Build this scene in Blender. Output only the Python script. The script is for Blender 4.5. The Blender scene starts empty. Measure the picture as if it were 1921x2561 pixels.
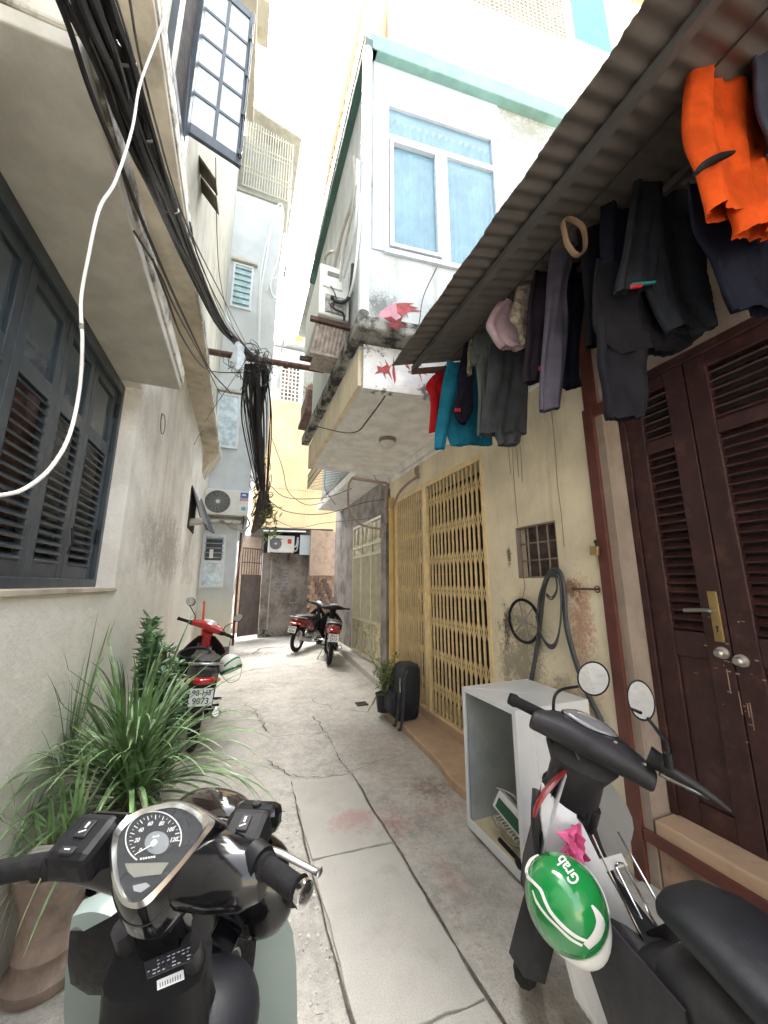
import bpy, bmesh, math, random
from mathutils import Vector, Matrix, Euler, noise
random.seed(7)
R=math.radians
sc=bpy.context.scene; col=sc.collection
# ---------------------------------------------------------------- camera, sky, sun, exposure
PITCH=math.atan(180.5/910.0); YAW=R(21.4); EYE=1.5
cd=bpy.data.cameras.new('camera'); cam=bpy.data.objects.new('camera',cd); col.objects.link(cam)
cd.sensor_fit='VERTICAL'; cd.sensor_height=36; cd.lens=36*910/2561; cd.clip_start=.02; cd.clip_end=500
cam.location=(0,0,EYE); cam.rotation_euler=(math.pi/2+PITCH,0,-YAW); sc.camera=cam
SUN_EL=R(66); SUN_AZ=R(356)
w=bpy.data.worlds.new("World"); sc.world=w; w.use_nodes=True
nt=w.node_tree; bg=nt.nodes['Background']
sky=nt.nodes.new('ShaderNodeTexSky'); sky.sky_type='NISHITA'; sky.sun_disc=False
sky.sun_elevation=SUN_EL; sky.sun_rotation=SUN_AZ; sky.dust_density=4; sky.air_density=1; sky.ozone_density=1
hs=nt.nodes.new('ShaderNodeHueSaturation'); hs.inputs['Saturation'].default_value=.3; hs.inputs['Value'].default_value=1.0
nt.links.new(sky.outputs[0],hs.inputs['Color']); nt.links.new(hs.outputs[0],bg.inputs['Color'])
bg.inputs['Strength'].default_value=.15
sd=bpy.data.lights.new('sun','SUN'); sun=bpy.data.objects.new('sun',sd); col.objects.link(sun)
sd.energy=.9; sd.angle=R(40); sd.color=(1,.96,.9)
sdir=Vector((math.sin(SUN_AZ)*math.cos(SUN_EL),math.cos(SUN_AZ)*math.cos(SUN_EL),math.sin(SUN_EL)))
sun.rotation_euler=sdir.to_track_quat('Z','Y').to_euler()
sc.view_settings.view_transform='Standard'; sc.view_settings.look='None'; sc.view_settings.gamma=1
sc.view_settings.exposure=3.12; sc.view_settings.use_curve_mapping=False
sc.cycles.max_bounces=10; sc.cycles.diffuse_bounces=6
# ---------------------------------------------------------------- surveying: sight lines of the photo met with real planes
def ray(x,y):
    x*=1921/1659; y*=2561/2212
    a=(x-960.5)/910; b=-(y-1280.5)/910
    fy=math.cos(PITCH)-b*math.sin(PITCH); z=math.sin(PITCH)+b*math.cos(PITCH)
    return Vector((a*math.cos(YAW)+fy*math.sin(YAW),-a*math.sin(YAW)+fy*math.cos(YAW),z))
O=Vector((0,0,EYE))
def PX(x,y,X): r=ray(x,y); return O+r*(X/r.x)
def PY(x,y,Y): r=ray(x,y); return O+r*(Y/r.y)
def PZ(x,y,Z=0): r=ray(x,y); return O+r*((Z-EYE)/r.z)
def HIT(x,y,p0,n): r=ray(x,y); return O+r*((Vector(p0)-O).dot(n)/r.dot(n))
def crop(ox,oy,s): return lambda x,y:((ox+x/s)*1659/1921,(oy+y/s)*2212/2561)
Z3=crop(1000,0,1.8013)
# ---------------------------------------------------------------- materials
def inp(n,k,v):
    if k in n.inputs: n.inputs[k].default_value=v
def rgba(c): return (c[0],c[1],c[2],1)
def M(name,c,rough=.6,metal=0,var=.12,vs=6,dirt=None,da=.4,ds=1.5,streak=0,bump=0,bs=60,coat=0,extra=None,dlo=.5,dhi=.75,alpha=1,spec=.5,obj=False,fine=0):
    m=bpy.data.materials.new(name); m.use_nodes=True; t=m.node_tree; N=t.nodes; L=t.links
    b=N['Principled BSDF']; inp(b,'Roughness',rough); inp(b,'Metallic',metal); inp(b,'Coat Weight',coat); inp(b,'Coat Roughness',.08); inp(b,'Alpha',alpha); inp(b,'Specular IOR Level',spec)
    if obj: pos=N.new('ShaderNodeTexCoord').outputs['Object']
    else: pos=N.new('ShaderNodeNewGeometry').outputs['Position']
    def mapped(sx,sy,sz):
        mp=N.new('ShaderNodeMapping'); mp.inputs['Scale'].default_value=(sx,sy,sz); L.new(pos,mp.inputs['Vector']); return mp.outputs[0]
    def ns(vec,scale,detail=4,rgh=.6):
        n=N.new('ShaderNodeTexNoise'); n.inputs['Scale'].default_value=scale; n.inputs['Detail'].default_value=detail; n.inputs['Roughness'].default_value=rgh; L.new(vec,n.inputs['Vector']); return n.outputs['Fac']
    def ramp(f,lo,hi,a=0.0,bb=1.0):
        r=N.new('ShaderNodeMapRange'); r.inputs['From Min'].default_value=lo; r.inputs['From Max'].default_value=hi; r.inputs['To Min'].default_value=a; r.inputs['To Max'].default_value=bb; r.interpolation_type='SMOOTHSTEP'; L.new(f,r.inputs['Value']); return r.outputs[0]
    def mix(f,a,bb,mode='MIX'):
        x=N.new('ShaderNodeMix'); x.data_type='RGBA'; x.blend_type=mode
        if isinstance(f,float) or isinstance(f,int): x.inputs[0].default_value=f
        else: L.new(f,x.inputs[0])
        for k,v in ((6,a),(7,bb)):
            if isinstance(v,tuple): x.inputs[k].default_value=rgba(v)
            else: L.new(v,x.inputs[k])
        return x.outputs[2]
    def math_(op,a,bb):
        x=N.new('ShaderNodeMath'); x.operation=op; x.use_clamp=True
        for k,v in ((0,a),(1,bb)):
            if isinstance(v,(int,float)): x.inputs[k].default_value=v
            else: L.new(v,x.inputs[k])
        return x.outputs[0]
    c=tuple(c)
    lo=tuple(max(0,v*(1-var)) for v in c); hi=tuple(min(1,v*(1+var)) for v in c)
    out=mix(ramp(ns(pos,vs),.3,.7),lo,hi)
    if dirt:
        vec=mapped(1,1,.12) if streak else pos
        f=ramp(ns(vec,ds*(3 if streak else 1),8,.7),dlo,dhi,0,da)
        out=mix(f,out,tuple(dirt))
    if fine:
        out=mix(ramp(ns(pos,180,3),.35,.7,0,fine),out,tuple(v*.55 for v in c))
    if extra: out=extra(dict(N=N,L=L,pos=pos,ns=ns,ramp=ramp,mix=mix,mapped=mapped,math=math_,out=out,b=b)) or out
    L.new(out,b.inputs['Base Color'])
    if bump:
        bn=N.new('ShaderNodeBump'); bn.inputs['Strength'].default_value=bump; bn.inputs['Distance'].default_value=.01
        L.new(ns(pos,bs,6,.65),bn.inputs['Height']); L.new(bn.outputs[0],b.inputs['Normal'])
    if rough>.25 and metal<.5 and not coat:
        L.new(ramp(ns(pos,vs*2.3),.3,.7,rough*.85,min(1,rough*1.12)),b.inputs['Roughness'])
    return m
def sep(g):
    s=g['N'].new('ShaderNodeSeparateXYZ'); g['L'].new(g['pos'],s.inputs[0]); return s.outputs
def stains(lst):
    "lst of (axis pair, centre, radii, colour, amount): blotches of paint or damp that sit on the surface itself"
    def f(g):
        s=sep(g); out=g['out']
        n1=g['math']('ADD',g['math']('MULTIPLY',g['ns'](g['pos'],7,6,.8),.55),g['math']('MULTIPLY',g['ns'](g['pos'],38,5,.8),.45))
        for ax,cc,rr,colr,amt in lst:
            acc=None
            for k in (0,1):
                d=g['N'].new('ShaderNodeMath'); d.operation='SUBTRACT'; g['L'].new(s[ax[k]],d.inputs[0]); d.inputs[1].default_value=cc[k]
                q=g['N'].new('ShaderNodeMath'); q.operation='DIVIDE'; g['L'].new(d.outputs[0],q.inputs[0]); q.inputs[1].default_value=rr[k]
                e=g['N'].new('ShaderNodeMath'); e.operation='POWER'; g['L'].new(q.outputs[0],e.inputs[0]); e.inputs[1].default_value=2
                e2=g['N'].new('ShaderNodeMath'); e2.operation='MULTIPLY'; g['L'].new(q.outputs[0],e2.inputs[0]); g['L'].new(q.outputs[0],e2.inputs[1])
                if acc is None: acc=e2.outputs[0]
                else:
                    a=g['N'].new('ShaderNodeMath'); a.operation='ADD'; g['L'].new(acc,a.inputs[0]); g['L'].new(e2.outputs[0],a.inputs[1]); acc=a.outputs[0]
            a=g['N'].new('ShaderNodeMath'); a.operation='MULTIPLY_ADD'; g['L'].new(n1,a.inputs[0]); a.inputs[1].default_value=-5.2; 
            a.inputs[2].default_value=2.75
            b2=g['N'].new('ShaderNodeMath'); b2.operation='ADD'; g['L'].new(acc,b2.inputs[0]); g['L'].new(a.outputs[0],b2.inputs[1])
            fac=g['ramp'](b2.outputs[0],1.0,.1,0,amt)
            out=g['mix'](fac,out,colr)
        return out
    return f
def band(ax,v,colr,below=True,soft=.01,amt=1,inner=None):
    def f(g):
        if inner: g['out']=inner(g) or g['out']
        s=sep(g); fac=g['ramp'](s[ax],v+soft if below else v-soft,v-soft if below else v+soft,0,amt)
        return g['mix'](fac,g['out'],colr)
    return f
BLK=(.02,.02,.02)
m={}
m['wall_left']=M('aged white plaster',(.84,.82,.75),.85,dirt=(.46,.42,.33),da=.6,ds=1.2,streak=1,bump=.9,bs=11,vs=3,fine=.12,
  extra=band(2,1.5,(.78,.77,.68),inner=stains([((1,2),(4.6,1.9),(1.1,.5),(.33,.31,.25),.7),((1,2),(3.7,1.9),(.5,.35),(.35,.34,.30),.6),((1,2),(6.6,1.2),(1.2,1.5),(.45,.41,.33),.5),((1,2),(3.3,2.75),(.5,.4),(.33,.28,.2),.35)]),amt=.55))
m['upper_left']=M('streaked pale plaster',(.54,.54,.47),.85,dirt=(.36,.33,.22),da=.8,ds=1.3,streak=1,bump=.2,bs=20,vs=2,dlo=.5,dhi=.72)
m['soffit_left']=M('tan weathered plaster',(.60,.54,.43),.85,dirt=(.2,.17,.12),da=.7,ds=1.6,bump=.25,bs=25,dlo=.45,dhi=.7)
m['lintel']=M('grey painted concrete',(.56,.54,.47),.85,dirt=(.24,.21,.16),da=.6,ds=2,bump=.2,bs=30)
m['lintel_edge']=M('mossy white concrete edge',(.62,.60,.52),.9,dirt=(.10,.09,.07),da=.85,ds=5,bump=.3,bs=40,dlo=.48,dhi=.62)
m['slate']=M('slate grey gloss paint',(.045,.060,.075),.38,var=.2,bump=.1,bs=70,dirt=(.09,.10,.11),da=.5,ds=7)
m['cream']=M('cream wall paint',(.82,.72,.53),.8,dirt=(.36,.29,.19),da=.6,ds=1.3,streak=1,bump=.5,bs=20,vs=2.5,fine=.12,
  extra=stains([((1,2),(2.35,.95),(.35,.5),(.22,.19,.14),.75),((1,2),(2.5,1.15),(.05,.22),(.10,.06,.04),.9),((1,2),(1.78,1.1),(.13,.55),(.45,.2,.13),.75),((1,2),(1.95,.7),(.25,.25),(.3,.2,.12),.6),((1,2),(2.42,1.72),(.03,.12),(.1,.06,.04),.9),((1,2),(1.85,1.45),(.1,.1),(.3,.12,.09),.8)]))
m['white_r']=M('damp white wall paint',(.52,.55,.54),.8,dirt=(.30,.29,.23),da=.6,ds=1.6,streak=1,bump=.3,bs=25,vs=2,dlo=.48,dhi=.7,fine=.15,
  extra=stains([((0,2),(.95,3.72),(.22,.2),(.08,.09,.07),.75),((0,2),(1.6,3.75),(.4,.18),(.13,.13,.1),.6),((0,2),(.9,4.9),(.08,.3),(.12,.12,.1),.7),((0,2),(2.5,6.3),(.5,.35),(.2,.19,.13),.7)]))
m['white_panel']=M('white cladding panel',(.50,.57,.64),.45,var=.03)
m['soffit_w']=M('white soffit paint',(.82,.81,.78),.8,dirt=(.5,.47,.4),da=.35,ds=1.2,bump=.15)
m['moss']=M('black moss on concrete',(.34,.33,.29),.95,dirt=(.02,.02,.018),da=1,ds=6,bump=.8,bs=50,dlo=.4,dhi=.6,extra=None)
m['paintwhite']=M('flaking whitewash',(.74,.73,.71),.9,dirt=(.12,.12,.11),da=.9,ds=7,bump=.4,bs=50,dlo=.52,dhi=.62)
m['green']=M('pale green painted steel',(.20,.36,.31),.55,dirt=(.10,.16,.14),da=.5,ds=4)
m['upvc']=M('white window plastic',(.64,.68,.72),.3,var=.03)
m['curtain']=M('pale curtain',(.32,.50,.56),.8,var=.35,vs=4,obj=False)
m['glass']=M('window glass',(.12,.17,.2),.04,var=0,alpha=.35,spec=1)
m['bluewall']=M('pale blue white wall paint',(.54,.59,.62),.75,dirt=(.5,.5,.46),da=.45,ds=1,streak=1,bump=.1,bs=20,vs=1.5,
  extra=band(2,1.15,(.66,.62,.48),soft=.5,amt=.8))
m['yellow']=M('light apricot wall paint',(.52,.38,.22),.85,dirt=(.6,.48,.3),da=.5,ds=.8,streak=1,vs=1)
m['orange']=M('orange roof sheet',(.72,.33,.09),.7,dirt=(.5,.3,.12),da=.5,ds=3)
m['stone']=M('blotched cement render',(.36,.32,.29),.9,dirt=(.10,.09,.085),da=.85,ds=1.6,bump=.5,bs=30,vs=4,dlo=.42,dhi=.65)
m['pinkstone']=M('speckled pink render',(.47,.36,.28),.9,dirt=(.2,.13,.1),da=.7,ds=7,bump=.4,bs=60)
m['dark']=M('painted shade of openings',(.03,.026,.024),.9,var=.3)  # near-black colour puts the shade of openings and gaps into the surface
m['brownmetal']=M('dark brown sheet metal',(.07,.045,.035),.5,var=.3,dirt=(.15,.1,.07),da=.4,ds=5)
m['wood']=M('brown painted wood',(.045,.017,.017),.45,var=.25,vs=10,dirt=(.14,.06,.045),da=.6,ds=9,bump=.2,bs=80)
m['woodtrim']=M('red brown painted metal strip',(.12,.035,.025),.5,var=.2,dirt=(.05,.02,.02),da=.5,ds=8)
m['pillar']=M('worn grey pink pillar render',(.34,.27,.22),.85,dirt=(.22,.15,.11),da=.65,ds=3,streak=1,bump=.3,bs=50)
m['rust']=M('rusty steel',(.10,.05,.04),.7,var=.4,vs=20,dirt=(.25,.09,.05),da=.7,ds=10,bump=.2)
m['gatey']=M('yellow cream gate enamel',(.80,.62,.33),.45,var=.1,vs=12,dirt=(.38,.24,.12),da=.55,ds=7)
m['gatecream']=M('cream gate enamel',(.62,.58,.45),.5,dirt=(.4,.33,.22),da=.4,ds=4)
m['awning']=M('grey brown corrugated sheet',(.13,.115,.10),.75,var=.15,dirt=(.07,.06,.05),da=.6,ds=3)
m['beamgrey']=M('grey steel rafter',(.11,.105,.10),.6)
m['tan']=M('cast terrazzo step',(.52,.36,.24),.7,dirt=(.3,.2,.14),da=.6,ds=3,bump=.3,bs=60)
m['acwhite']=M('ivory painted casing',(.74,.75,.72),.4,var=.04,dirt=(.5,.5,.46),da=.3,ds=5)
m['acgrill']=M('dark grille plastic',(.05,.055,.06),.5)
m['pvc']=M('white pipe plastic',(.72,.76,.78),.35,var=.05,dirt=(.5,.5,.45),da=.3,ds=4)
m['greypipe']=M('grey lagged pipe',(.45,.43,.38),.7,dirt=(.2,.18,.14),da=.5,ds=10)
m['cable']=M('black cable rubber',(.022,.021,.022),.5,var=.3,vs=30)
m['cablegrey']=M('grey cable rubber',(.16,.15,.14),.5,var=.3,vs=30)
m['whitecable']=M('white cable plastic',(.72,.72,.68),.4,dirt=(.4,.4,.35),da=.3,ds=9)
m['blackplastic']=M('matt black plastic',(.010,.010,.012),.5,spec=.3,var=.15,vs=20,bump=.05,bs=300,obj=True)
m['gloss']=M('gloss black paint',(.006,.006,.007),.12,var=.1,coat=.35,spec=.4,obj=True)
m['seat']=M('black vinyl seat',(.012,.013,.018),.5,var=.1,bump=.15,bs=350,obj=True)
m['chrome']=M('chrome',(.8,.8,.8),.12,1,var=.02)
m['steel']=M('bare aluminium',(.55,.55,.54),.35,1,var=.1,vs=20)
m['satin']=M('silver trim',(.78,.78,.74),.22,.95,var=.05)
m['rubber']=M('tyre rubber',(.014,.014,.015),.85,spec=.3,var=.2,vs=30,bump=.3,bs=200)
m['greybody']=M('grey green metallic paint',(.34,.42,.40),.3,0,var=.02,coat=.6,obj=True)
m['whitebody']=M('white bodywork plastic',(.68,.69,.70),.3,var=.04,coat=.3,dirt=(.45,.44,.42),da=.35,ds=5,obj=True)
m['greyplastic']=M('worn charcoal plastic',(.028,.027,.031),.5,spec=.35,var=.2,vs=12,dirt=(.07,.067,.065),da=.5,ds=9,obj=True,bump=.08,bs=200)
m['red']=M('red bodywork paint',(.42,.015,.02),.2,var=.1,coat=.8,obj=True)
m['dkred']=M('dark red bodywork paint',(.20,.02,.02),.25,var=.1,coat=.5,obj=True)
m['mirror']=M('mirror glass',(.85,.88,.9),.03,1,var=0)
m['lens']=M('smoked lens',(.17,.17,.18),.15,var=.2,coat=1)
m['dial']=M('black dial',(.015,.015,.017),.3)
m['dialgrey']=M('grey dial centre',(.22,.24,.25),.4)
m['white']=M('white marking paint',(.78,.78,.76),.4,var=.03)
m['plate']=M('white number plate',(.78,.79,.77),.4,var=.04,dirt=(.5,.45,.4),da=.3,ds=20)
m['ink']=M('black lettering',(.03,.03,.035),.5)
m['helmetgreen']=M('green helmet paint',(.012,.24,.055),.15,var=.06,coat=.7,obj=True)
m['helmetwhite']=M('white helmet trim',(.78,.78,.75),.25,var=.03,obj=True)
m['pink']=M('pink plastic bag',(.62,.10,.25),.4,var=.3,vs=15)
m['washer']=M('white enamel casing',(.78,.80,.82),.3,var=.03,dirt=(.6,.57,.5),da=.3,ds=2,coat=.2)
m['washerin']=M('grey galvanised inside',(.40,.43,.43),.45,var=.15,dirt=(.28,.27,.24),da=.5,ds=3)
m['pcb']=M('green circuit board',(.02,.09,.05),.5)
m['cardboard']=M('pale yellow scrap board',(.62,.53,.34),.85)
m['leaf']=M('long strap leaf',(.14,.24,.09),.4,var=.6,vs=7,dirt=(.38,.45,.30),da=.5,ds=14,spec=.7)
m['leaf2']=M('jade leaf',(.16,.28,.14),.4,var=.4,vs=14)
m['leaf3']=M('yellow green weed leaf',(.15,.19,.05),.55,var=.5,vs=14)
m['stem']=M('plant stem',(.10,.13,.05),.7)
m['terracotta']=M('brown glazed pot',(.26,.19,.15),.6,var=.3,vs=9,dirt=(.5,.44,.38),da=.8,ds=3,streak=1,bump=.2)
m['blackpot']=M('black plastic pot',(.02,.02,.022),.6)
m['soil']=M('soil',(.06,.045,.03),.95,bump=1,bs=90)
m['bag']=M('black backpack cloth',(.018,.02,.026),.75,var=.2,bump=.3,bs=250)
m['brick']=M('brown step bricks',(.26,.18,.13),.9,var=.2)
m['brass']=M('old brass',(.45,.33,.14),.4,.8,var=.2)
m['orangeplastic']=M('orange red plastic',(.65,.09,.03),.5)
def cloth(name,c,**k): return M(name,c,.95,var=.22,vs=7,bump=.3,bs=160,spec=.15,**k)
# ---------------------------------------------------------------- mesh builder
class MB:
    def __init__(s): s.bm=bmesh.new()
    def add(s,vs,fs):
        v=[s.bm.verts.new(Vector(p)) for p in vs]
        for f in fs:
            try: s.bm.faces.new([v[i] for i in f])
            except ValueError: pass
        return s
    def box(s,x0,x1,y0,y1,z0,z1):
        vs=[(x,y,z) for z in (z0,z1) for y in (y0,y1) for x in (x0,x1)]
        return s.add(vs,[(0,2,3,1),(4,5,7,6),(0,1,5,4),(2,6,7,3),(0,4,6,2),(1,3,7,5)])
    def obox(s,c,sz,Rm=None):
        Rm=Rm or Matrix.Identity(3); c=Vector(c)
        vs=[c+Rm@Vector((x*sz[0]/2,y*sz[1]/2,z*sz[2]/2)) for z in (-1,1) for y in (-1,1) for x in (-1,1)]
        return s.add(vs,[(0,2,3,1),(4,5,7,6),(0,1,5,4),(2,6,7,3),(0,4,6,2),(1,3,7,5)])
    def prism(s,pts,off):
        n=len(pts); off=Vector(off); p=[Vector(q) for q in pts]
        vs=p+[q+off for q in p]
        return s.add(vs,[tuple(range(n))[::-1],tuple(range(n,2*n))]+[(i,(i+1)%n,n+(i+1)%n,n+i) for i in range(n)])
    def quad(s,a,b,c,d): return s.add([a,b,c,d],[(0,1,2,3)])
    def tube(s,pts,r,n=8,closed=False,cap=True,smooth=0,flat=1):
        pts=[Vector(p) for p in pts]
        rr=r if isinstance(r,(list,tuple)) else [r]*len(pts)
        if smooth: pts,rr=spline(pts,rr,smooth,closed)
        m_=len(pts); rings=[]
        T0=(pts[1]-pts[0]).normalized(); up=Vector((0,0,1)) if abs(T0.z)<.9 else Vector((1,0,0))
        nrm=T0.cross(up).normalized()
        for i,p in enumerate(pts):
            a=pts[i-1] if (i or closed) else p; b=pts[(i+1)%m_] if (i<m_-1 or closed) else p
            T=(b-a); 
            if T.length<1e-9: T=T0
            T.normalize(); nrm=(nrm-T*nrm.dot(T))
            if nrm.length<1e-6: nrm=T.orthogonal()
            nrm.normalize(); bi=T.cross(nrm)
            rings.append([p+nrm*math.cos(2*math.pi*k/n)*rr[i]+bi*math.sin(2*math.pi*k/n)*rr[i]*flat for k in range(n)])
        return s.loft(rings,cap=cap and not closed,loop=closed)
    def loft(s,rings,cap=True,loop=False,open_=False):
        n=len(rings[0]); vs=[v for r_ in rings for v in r_]; fs=[]
        m_=len(rings)
        for i in range(m_ if loop else m_-1):
            j=(i+1)%m_
            for k in range(n-1 if open_ else n):
                l=(k+1)%n; fs.append((i*n+k,i*n+l,j*n+l,j*n+k))
        if cap and not loop and not open_: fs+= [tuple(range(n))[::-1],tuple(range((m_-1)*n,m_*n))]
        return s.add(vs,fs)
    def sheet(s,g,th=0,dirn=None):
        nu=len(g); nv=len(g[0]); vs=[Vector(p) for r_ in g for p in r_]
        fs=[(i*nv+j,i*nv+j+1,(i+1)*nv+j+1,(i+1)*nv+j) for i in range(nu-1) for j in range(nv-1)]
        if not th: return s.add(vs,fs)
        d=Vector(dirn)*th; N=nu*nv; fs2=[tuple(N+i for i in f[::-1]) for f in fs]
        bd=[j for j in range(nv)]+[i*nv+nv-1 for i in range(1,nu)]+[(nu-1)*nv+j for j in range(nv-2,-1,-1)]+[i*nv for i in range(nu-2,0,-1)]
        sd_=[(bd[k],N+bd[k],N+bd[(k+1)%len(bd)],bd[(k+1)%len(bd)]) for k in range(len(bd))]
        return s.add(vs+[v+d for v in vs],fs+fs2+sd_)
    def ell(s,c,r,seg=16,rg=10,Rm=None,zmin=-1):
        c=Vector(c); Rm=Rm or Matrix.Identity(3); rings=[]
        a0=math.asin(max(-.999,zmin)); 
        for i in range(rg+1):
            a=a0+(math.pi/2-.02-a0)*i/rg if zmin>-1 else -math.pi/2+.02+(math.pi-.04)*i/rg
            rings.append([c+Rm@Vector((r[0]*math.cos(a)*math.cos(2*math.pi*k/seg),r[1]*math.cos(a)*math.sin(2*math.pi*k/seg),r[2]*math.sin(a))) for k in range(seg)])
        return s.loft(rings)
    def torus(s,c,R_,r,Rm=None,n=28,k=10,sq=1):
        Rm=Rm or Matrix.Identity(3); c=Vector(c)
        rings=[[c+Rm@Vector(((R_+r*math.cos(b))*math.cos(a),(R_+r*math.cos(b))*math.sin(a),r*sq*math.sin(b))) for b in [2*math.pi*j/k for j in range(k)]] for a in [2*math.pi*i/n for i in range(n)]]
        return s.loft(rings,loop=True,cap=False)
    def lathe(s,prof,c,n=24,Rm=None,cap=True):
        Rm=Rm or Matrix.Identity(3); c=Vector(c)
        return s.loft([[c+Rm@Vector((r_*math.cos(2*math.pi*k/n),r_*math.sin(2*math.pi*k/n),z)) for k in range(n)] for r_,z in prof],cap=cap)
def spline(pts,rr,k,closed=False):
    P=[];Q=[];n=len(pts)
    g=lambda i: pts[i%n] if closed else pts[max(0,min(n-1,i))]
    h=lambda i: rr[i%n] if closed else rr[max(0,min(n-1,i))]
    for i in range(n if closed else n-1):
        for j in range(k):
            t=j/k; a,b,c,d=g(i-1),g(i),g(i+1),g(i+2)
            P.append(.5*((2*b)+(c-a)*t+(2*a-5*b+4*c-d)*t*t+(3*b-a-3*c+d)*t**3)); Q.append(h(i)*(1-t)+h(i+1)*t)
    if not closed: P.append(pts[-1]); Q.append(rr[-1])
    return P,Q
def wm(o):
    mb=Matrix.LocRotScale(o.location,o.rotation_euler,o.scale)
    return (wm(o.parent)@o.matrix_parent_inverse@mb) if o.parent else mb
def build(mb,name,mat,parent=None,smooth=False,bevel=0,local=False,sub=0,ang=40):
    me=bpy.data.meshes.new(name); bmesh.ops.remove_doubles(mb.bm,verts=mb.bm.verts,dist=1e-5)
    bmesh.ops.recalc_face_normals(mb.bm,faces=mb.bm.faces); mb.bm.to_mesh(me); mb.bm.free()
    o=bpy.data.objects.new(name,me); col.objects.link(o)
    me.materials.append(m[mat] if isinstance(mat,str) else mat)
    if smooth:
        for p in me.polygons: p.use_smooth=True
        me.set_sharp_from_angle(angle=R(ang))
    if bevel:
        b=o.modifiers.new('bevel','BEVEL'); b.width=bevel; b.segments=2; b.limit_method='ANGLE'; b.angle_limit=R(35)
    if sub:
        b=o.modifiers.new('subsurf','SUBSURF'); b.levels=sub; b.render_levels=sub
    if parent:
        o.parent=parent
        if not local: o.matrix_parent_inverse=wm(parent).inverted()
    else:
        xs=[v.co for v in me.vertices]
        c=Vector(((min(v.x for v in xs)+max(v.x for v in xs))/2,(min(v.y for v in xs)+max(v.y for v in xs))/2,min(v.z for v in xs)))
        me.transform(Matrix.Translation(-c)); o.location=c
    return o
def tag(o,label,cat,group=None):
    o['label']=label; o['category']=cat
    if group: o['group']=group
    return o
def thing(name,label,cat,loc=(0,0,0),rot=(0,0,0),group=None):
    o=bpy.data.objects.new(name,None); col.objects.link(o); o.location=loc; o.rotation_euler=rot; o.empty_display_size=.1
    return tag(o,label,cat,group)
def struct(o): o['kind']='structure'; return o
def text(body,size,Mx,mat,parent,name='lettering',depth=.0006,warp=None,local=False,bold=0,align='CENTER'):
    cu=bpy.data.curves.new(name,'FONT'); cu.body=body; cu.size=size; cu.align_x=align; cu.align_y='CENTER'; cu.extrude=depth; cu.offset=bold; cu.resolution_u=4
    t=bpy.data.objects.new(name,cu); col.objects.link(t); bpy.context.view_layer.update()
    me=bpy.data.meshes.new_from_object(t.evaluated_get(bpy.context.evaluated_depsgraph_get())); bpy.data.objects.remove(t); bpy.data.curves.remove(cu)
    me.transform(Mx); me.name=name
    if warp:
        for v in me.vertices: v.co=warp(v.co)
    me.materials.clear(); me.materials.append(m[mat]); o=bpy.data.objects.new(name,me); col.objects.link(o); o.parent=parent
    if not local: o.matrix_parent_inverse=wm(parent).inverted()
    return o
def frame(x,y,z,c):
    "matrix from axes and origin"
    X=Vector(x).normalized(); Y=Vector(y).normalized(); Z_=Vector(z).normalized()
    return Matrix(((X.x,Y.x,Z_.x,c[0]),(X.y,Y.y,Z_.y,c[1]),(X.z,Y.z,Z_.z,c[2]),(0,0,0,1)))
def rot(ax,d): return Matrix.Rotation(R(d),3,ax)
# ================================================================ GROUND
def ground_extra(g):
    s=sep(g)
    out=stains([((0,1),(.80,2.56),(.22,.14),(.42,.16,.14),.4),((0,1),(1.05,2.5),(.16,.2),(.42,.15,.13),.4),((0,1),(1.38,2.5),(.25,.10),(.36,.14,.12),.4),((0,1),(1.15,1.98),(.10,.22),(.40,.15,.13),.35),((0,1),(1.45,2.75),(.22,.25),(.22,.13,.09),.8),((0,1),(1.35,3.5),(.4,.9),(.45,.33,.27),.4),((0,1),(.1,8.9),(1.2,.5),(.12,.11,.10),.8),((0,1),(-.55,1.45),(.28,.4),(.16,.14,.09),.7)])(g)
    g['out']=out
    out=g['mix'](g['ramp'](g['ns'](g['pos'],13,6,.75),.42,.62,0,.45),out,(.64,.61,.55))
    out=g['mix'](g['ramp'](g['ns'](g['pos'],24,6,.8),.52,.66,0,.45),out,(.24,.22,.19))
    return g['mix'](g['ramp'](g['ns'](g['pos'],60,5,.8),.55,.70,0,.6),out,(.16,.145,.12))
m['ground']=M('worn cement ground',(.52,.495,.445),.85,var=.16,vs=3.5,dirt=(.25,.23,.20),da=.75,ds=1.3,bump=.9,bs=42,fine=.55,extra=ground_extra,dlo=.48,dhi=.72)
m['slab']=M('smooth cement slab',(.54,.52,.47),.8,var=.08,vs=2.5,dirt=(.28,.25,.21),da=.5,ds=3,bump=.4,bs=60,fine=.45,
  extra=stains([((0,1),(.80,2.56),(.22,.14),(.42,.15,.13),.4),((0,1),(1.05,2.5),(.16,.2),(.42,.15,.13),.4)]))
m['joint']=M('dirt filled joint',(.10,.085,.07),.95,var=.5,vs=30)
g=MB(); n=60
xs=[-60,-20,-8,-4]+[-2+.1*i for i in range(51)]+[4,8,20,60]; ys=[-60,-20,-6,-3]+[.1*i for i in range(0,121)]+[16,25,60]
grid=[]
for x in xs:
    row=[]
    for y in ys:
        h=(noise.noise(Vector((x*1.7,y*1.7,0)))*.006+noise.noise(Vector((x*6,y*6,3)))*.0025-.004) if abs(x)<3 and 0<y<12 else -.004
        row.append((x,y,h))
    grid.append(row)
g.sheet(grid); struct(build(g,'ground','ground',smooth=True))
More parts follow.
